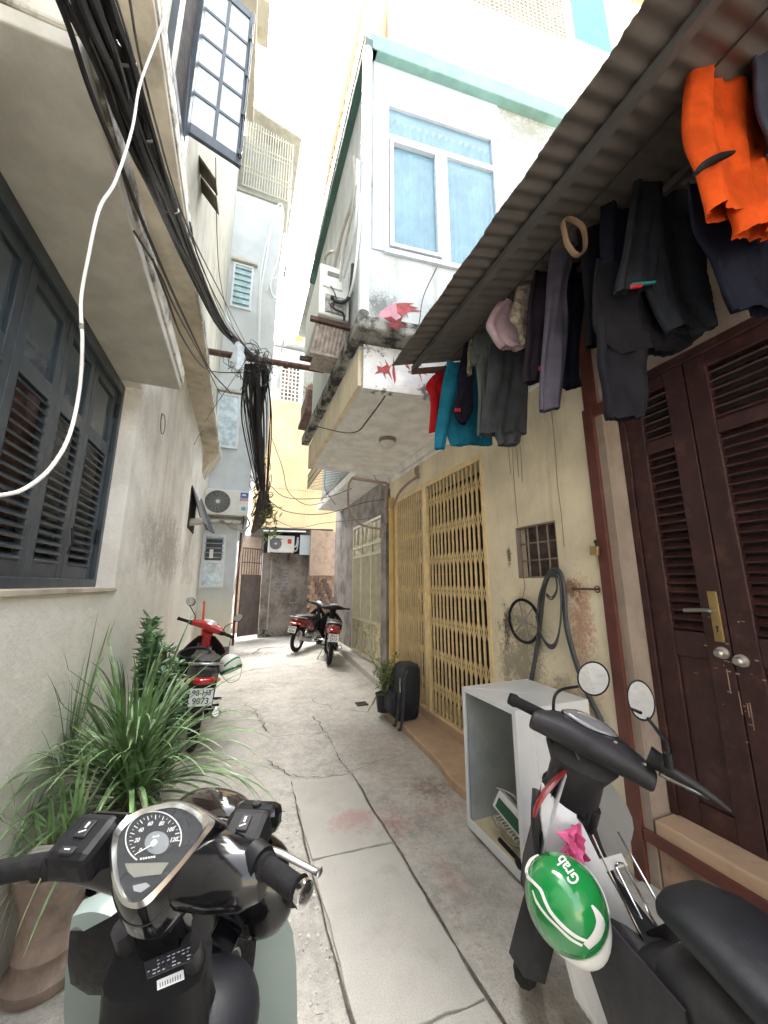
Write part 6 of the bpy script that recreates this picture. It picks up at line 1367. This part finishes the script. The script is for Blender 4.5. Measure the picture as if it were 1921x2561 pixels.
for k in range(7):
    a=-195+ 215*k/6; p=oval(760,296,90,84,-.35,1,.0008,a,a)[0]
    text(str(k*20),.0092,frame(lx,ly,gn,p),'white',hous,depth=.0002,bold=.0002)
text('km/h',.006,frame(lx,ly,gn,GP(765,280,.003)),'white',hous,depth=.0002)
b=MB()
for k_ in range(6): b.prism([GP(685+13*k_,384-2*k_,.001),GP(694+13*k_,382.5-2*k_,.001),GP(694+13*k_,392-2*k_,.001),GP(685+13*k_,393-2*k_,.001)],gn*.0004)
T(b,'dial_print','white',hous)
b=MB(); b.prism([GP(610,410),GP(825,405),GP(785,462),GP(655,478),GP(625,450)],gn*.001); T(b,'display',M('grey display glass',(.22,.22,.18),.15),hous)
b=MB(); b.prism([GP(650,520,.001),GP(715,505,.001),GP(735,520,.001),GP(690,552,.001),GP(655,545,.001)],gn*.001); T(b,'warning_lamps',M('pale lamp print',(.32,.33,.34),.3),hous)
b=MB(); b.loft([[p+gn*.003 for p in si],[cen+(p-cen)*.6+gn*.007 for p in si],[cen+(p-cen)*.05+gn*.009 for p in si]])
T(b,'gauge_glass',M('clear gauge lens',(.3,.32,.34),.03,var=0,alpha=.08,spec=.8),hous,smooth=True)
# front hood beyond the gauge
Rh0=Matrix((Rt,F,U)).transposed(); Rh=Rh0
b=MB(); b.ell(DEP(462,1738,1.06)+U*-.015,(.135,.085,.055),28,16,Rh0@rot('X',-20)@rot('Z',-25)); T(b,'front_cowl',M('brown black gloss paint',(.022,.015,.012),.12,coat=1),smooth=True)
b=MB(); b.ell(gc+F*.10+U*-.075,(.20,.085,.055),32,16,Rh0); T(b,'front_cowl_lower','gloss',smooth=True)
b=MB(); rr=[]
for s_,ry,rz in ((-.215,.02,.02),(-.19,.03,.028),(-.12,.045,.035),(0,.075,.055),(.10,.065,.055),(.16,.05,.048),(.19,.03,.032)):
    cc=gc+Rt*(s_-.01)+F*(.045-abs(s_)*.12)+U*(-.045)
    rr.append([cc+F*ry*math.cos(2*math.pi*k/20)+U*rz*math.sin(2*math.pi*k/20) for k in range(20)])
b.loft(rr); T(b,'handlebar_cowl','gloss',smooth=True)
# switch pods
def pod(cx_,nm,s):
    Rm2=Rh@rot('X',24); b=MB(); b.obox(cx_,(.085,.085,.062),Rm2); p_=T(b,nm,'blackplastic',bevel=.014)
    up2=Rm2@Vector((0,0,1)); fw2=Rm2@Vector((0,1,0))
    b=MB(); b.obox(cx_+up2*.032+fw2*.008-Rt*s*.0,(.022,.030,.006),Rm2); b.obox(cx_+up2*.032-fw2*.028,(.028,.012,.007),Rm2); b2=T(b,'switch_buttons','greyplastic',p_,bevel=.002)
    b=MB(); b.obox(cx_+up2*.0355+fw2*.013,(.004,.010,.001),Rm2); b.obox(cx_+up2*.0355+fw2*.002,(.012,.002,.001),Rm2@rot('Z',25)); b.obox(cx_+up2*.036-fw2*.028,(.010,.002,.001),Rm2); T(b,'switch_marks','white',b2)
    return p_
pr_=PZ(528,1815,1.01); pl_=PZ(185,1830,1.02)
pod(pr_,'switch_housing',1); pod(pl_,'switch_housing',-1)
b=MB(); b.obox(pr_+F*.055+U*.01,(.10,.05,.05),Rh@rot('X',-10)); T(b,'mirror_mount','gloss',bevel=.016)
b=MB(); b.obox(pl_+F*.055+U*.0,(.10,.04,.05),Rh@rot('X',-10)); T(b,'mirror_mount','gloss',bevel=.016)
b=MB(); b.lathe([(.009,0),(.009,.004)],pr_+F*.05+U*.035,12); T(b,'mirror_hole','dark')
# grips, bar end weights, levers placed on the hands' line
gr0=PZ(570,1868,1.01); gr1=PZ(655,1930,1.005); gl0=PZ(120,1862,1.01); gl1=PZ(-60,1895,1.005)
for o in list(t.children):
    if o.name.split('.')[0] in ('handlebar','grip','switch_block','brake_lever'): bpy.data.objects.remove(o)
for a_,c_,s in ((gr0,gr1,1),(gl0,gl1,-1)):
    d=(c_-a_); b=MB(); b.tube([a_-d*.25,a_,a_+d*.08,a_+d*.12,c_-d*.14,c_-d*.10],[.016,.019,.022,.0175,.0175,.022],18); gp_=T(b,'grip','rubber',smooth=True)
    b=MB(); b.tube([a_-d*.30,a_-d*.02],[.028,.026],16); T(b,'grip_collar','blackplastic',smooth=True)
    b=MB(); b.tube([c_-d*.09,c_-d*.06,c_+d*.05,c_+d*.07],[.017,.019,.019,.015],18); T(b,'bar_end','chrome',smooth=True)
l0=PZ(575,1835,1.0); l1=PZ(690,1885,.985)
b=MB(); b.tube([l0,l0.lerp(l1,.3)+U*.004,l0.lerp(l1,.9),l1,l1+(l1-l0)*.03],[.009,.008,.0065,.011,.007],10,smooth=3,flat=.6); T(b,'brake_lever','steel',smooth=True)
l0=PZ(150,1828,1.0); l1=PZ(78,1838,.99)
b=MB(); b.tube([l0,l0.lerp(l1,.5),l1],[.009,.008,.011],10,smooth=3,flat=.6); T(b,'brake_lever','steel',smooth=True)
# inner fairing below the gauge: column, key lock, pocket, stickers
P3=lambda x,y,z: PZ(*Z1(x,y),z)
b=MB(); b.tube([DEP(345,1965,1.06),DEP(365,2010,1.05),DEP(400,2070,1.06),DEP(440,2180,1.08)],[.05,.062,.078,.085],24,smooth=4); T(b,'column_cover','blackplastic',smooth=True)
b=MB(); b.ell(DEP(545,1925,1.06),(.125,.06,.105),32,18,Rh@rot('Y',24)); T(b,'inner_fairing','gloss',smooth=True)
b=MB(); b.loft([[DEP(x0+(x1-x0)*u,y,fw+.05*math.sin(u*math.pi)*0+.10*abs(u-.5)**2) for u in [k/10 for k in range(11)]]+[DEP(x0+(x1-x0)*u,y,fw+.09) for u in [1-k/10 for k in range(11)]] for y,x0,x1,fw in ((1935,225,300,1.08),(1950,185,330,1.03),(1975,162,350,1.0),(2020,150,352,.99),(2080,146,350,.99),(2125,152,320,1.0),(2150,190,250,1.02))]); T(b,'glove_pocket','blackplastic',smooth=True)
b=MB(); b.loft([[DEP(x0+(x1-x0)*u,y-10*math.sin(u*math.pi),fw) for u in [k/10 for k in range(11)]]+[DEP(x0+(x1-x0)*u,y,fw+.05) for u in [1-k/10 for k in range(11)]] for y,x0,x1,fw in ((1924,225,290,1.09),(1944,180,285,1.03),(1980,156,240,.99),(2012,150,180,.985))]); T(b,'pocket_highlight','greybody',smooth=True)  # silver highlight on the black pocket, modelled as a pale painted shape
def panel(rows,nm,bul=.03):
    g=[]
    for (xa,ya),(xb,yb),f0,f1 in rows:
        g.append([DEP(xa+(xb-xa)*u,ya+(yb-ya)*u,f0+(f1-f0)*u-bul*math.sin(u*math.pi)) for u in [k/12 for k in range(13)]])
    b=MB(); b.sheet(g,.008,(O-cen).normalized()*-1); return T(b,nm,'greybody',smooth=True)
for o in list(t.children):
    if o.name.split('.')[0] in ('inner_shield','leg_shield'): bpy.data.objects.remove(o)
panel([((250,1960),(600,1925),1.20,1.22),((190,1990),(614,1968),1.16,1.22),((155,2040),(632,2010),1.14,1.22),((142,2090),(640,2080),1.12,1.22),((138,2160),(642,2160),1.12,1.22),((140,2320),(644,2320),1.12,1.22)],'apron_panel',0)
b=MB(); b.tube([DEP(470,1990,1.17),DEP(545,1968,1.15),DEP(600,1925,1.14),DEP(612,1900,1.14)],.003,6,smooth=4); T(b,'apron_edge','satin',smooth=True)
b=MB(); b.ell(DEP(440,2215,.82),(.12,.13,.085),32,18,rot('Z',-14)); T(b,'seat_nose','seat',smooth=True)
b=MB(); b.lathe([(.020,0),(.020,.006),(.013,.007)],P3(1040,620,.90)-F*.03,18,(U*.3-F).normalized().to_track_quat('Z','Y').to_matrix()); T(b,'ignition_lock','greyplastic',smooth=True)
def sticker(pts,z,nm,mat,off=.0):
    b=MB(); Q=[P3(*p,z) for p in pts]; n2=((Q[1]-Q[0]).cross(Q[-1]-Q[0])).normalized(); n2=n2 if n2.dot(O-Q[0])>0 else -n2
    b.prism([p+n2*off for p in Q],n2*.001); return T(b,nm,mat)
sticker([(765,985),(895,930),(900,975),(768,1030)],.88,'barcode_label','white')
b=MB()
for k in range(9):
    f0=.08+k*.095; A=P3(765+130*f0+6,985-55*f0+14,.8805); C_=P3(768+130*f0+4,1030-55*f0-10,.8805); b.tube([A,C_],.0011,4)
T(b,'barcode_lines','ink')
sticker([(705,895),(930,800),(945,880),(720,975)],.882,'warning_label',M('dark printed label',(.05,.05,.055),.3))
b=MB(); rk=random.Random(2)
for r_ in range(4):
    for k in range(9):
        if rk.random()<.75:
            x=720+24*k; y=905-10*k+r_*18; A=P3(x,y,.8835); C_=P3(x+rk.uniform(8,20),y-6,.8835); b.tube([A,C_],.0009,3)
T(b,'label_print',M('pale label print',(.4,.4,.42),.5))
sticker([(628,735),(745,728),(742,752),(632,756)],.91,'small_label',M('silver label',(.5,.5,.5),.3,.5))
# seat of the near scooter sits right below the column as the photo shows
b=MB(); c2=P3(960,1130,.80)
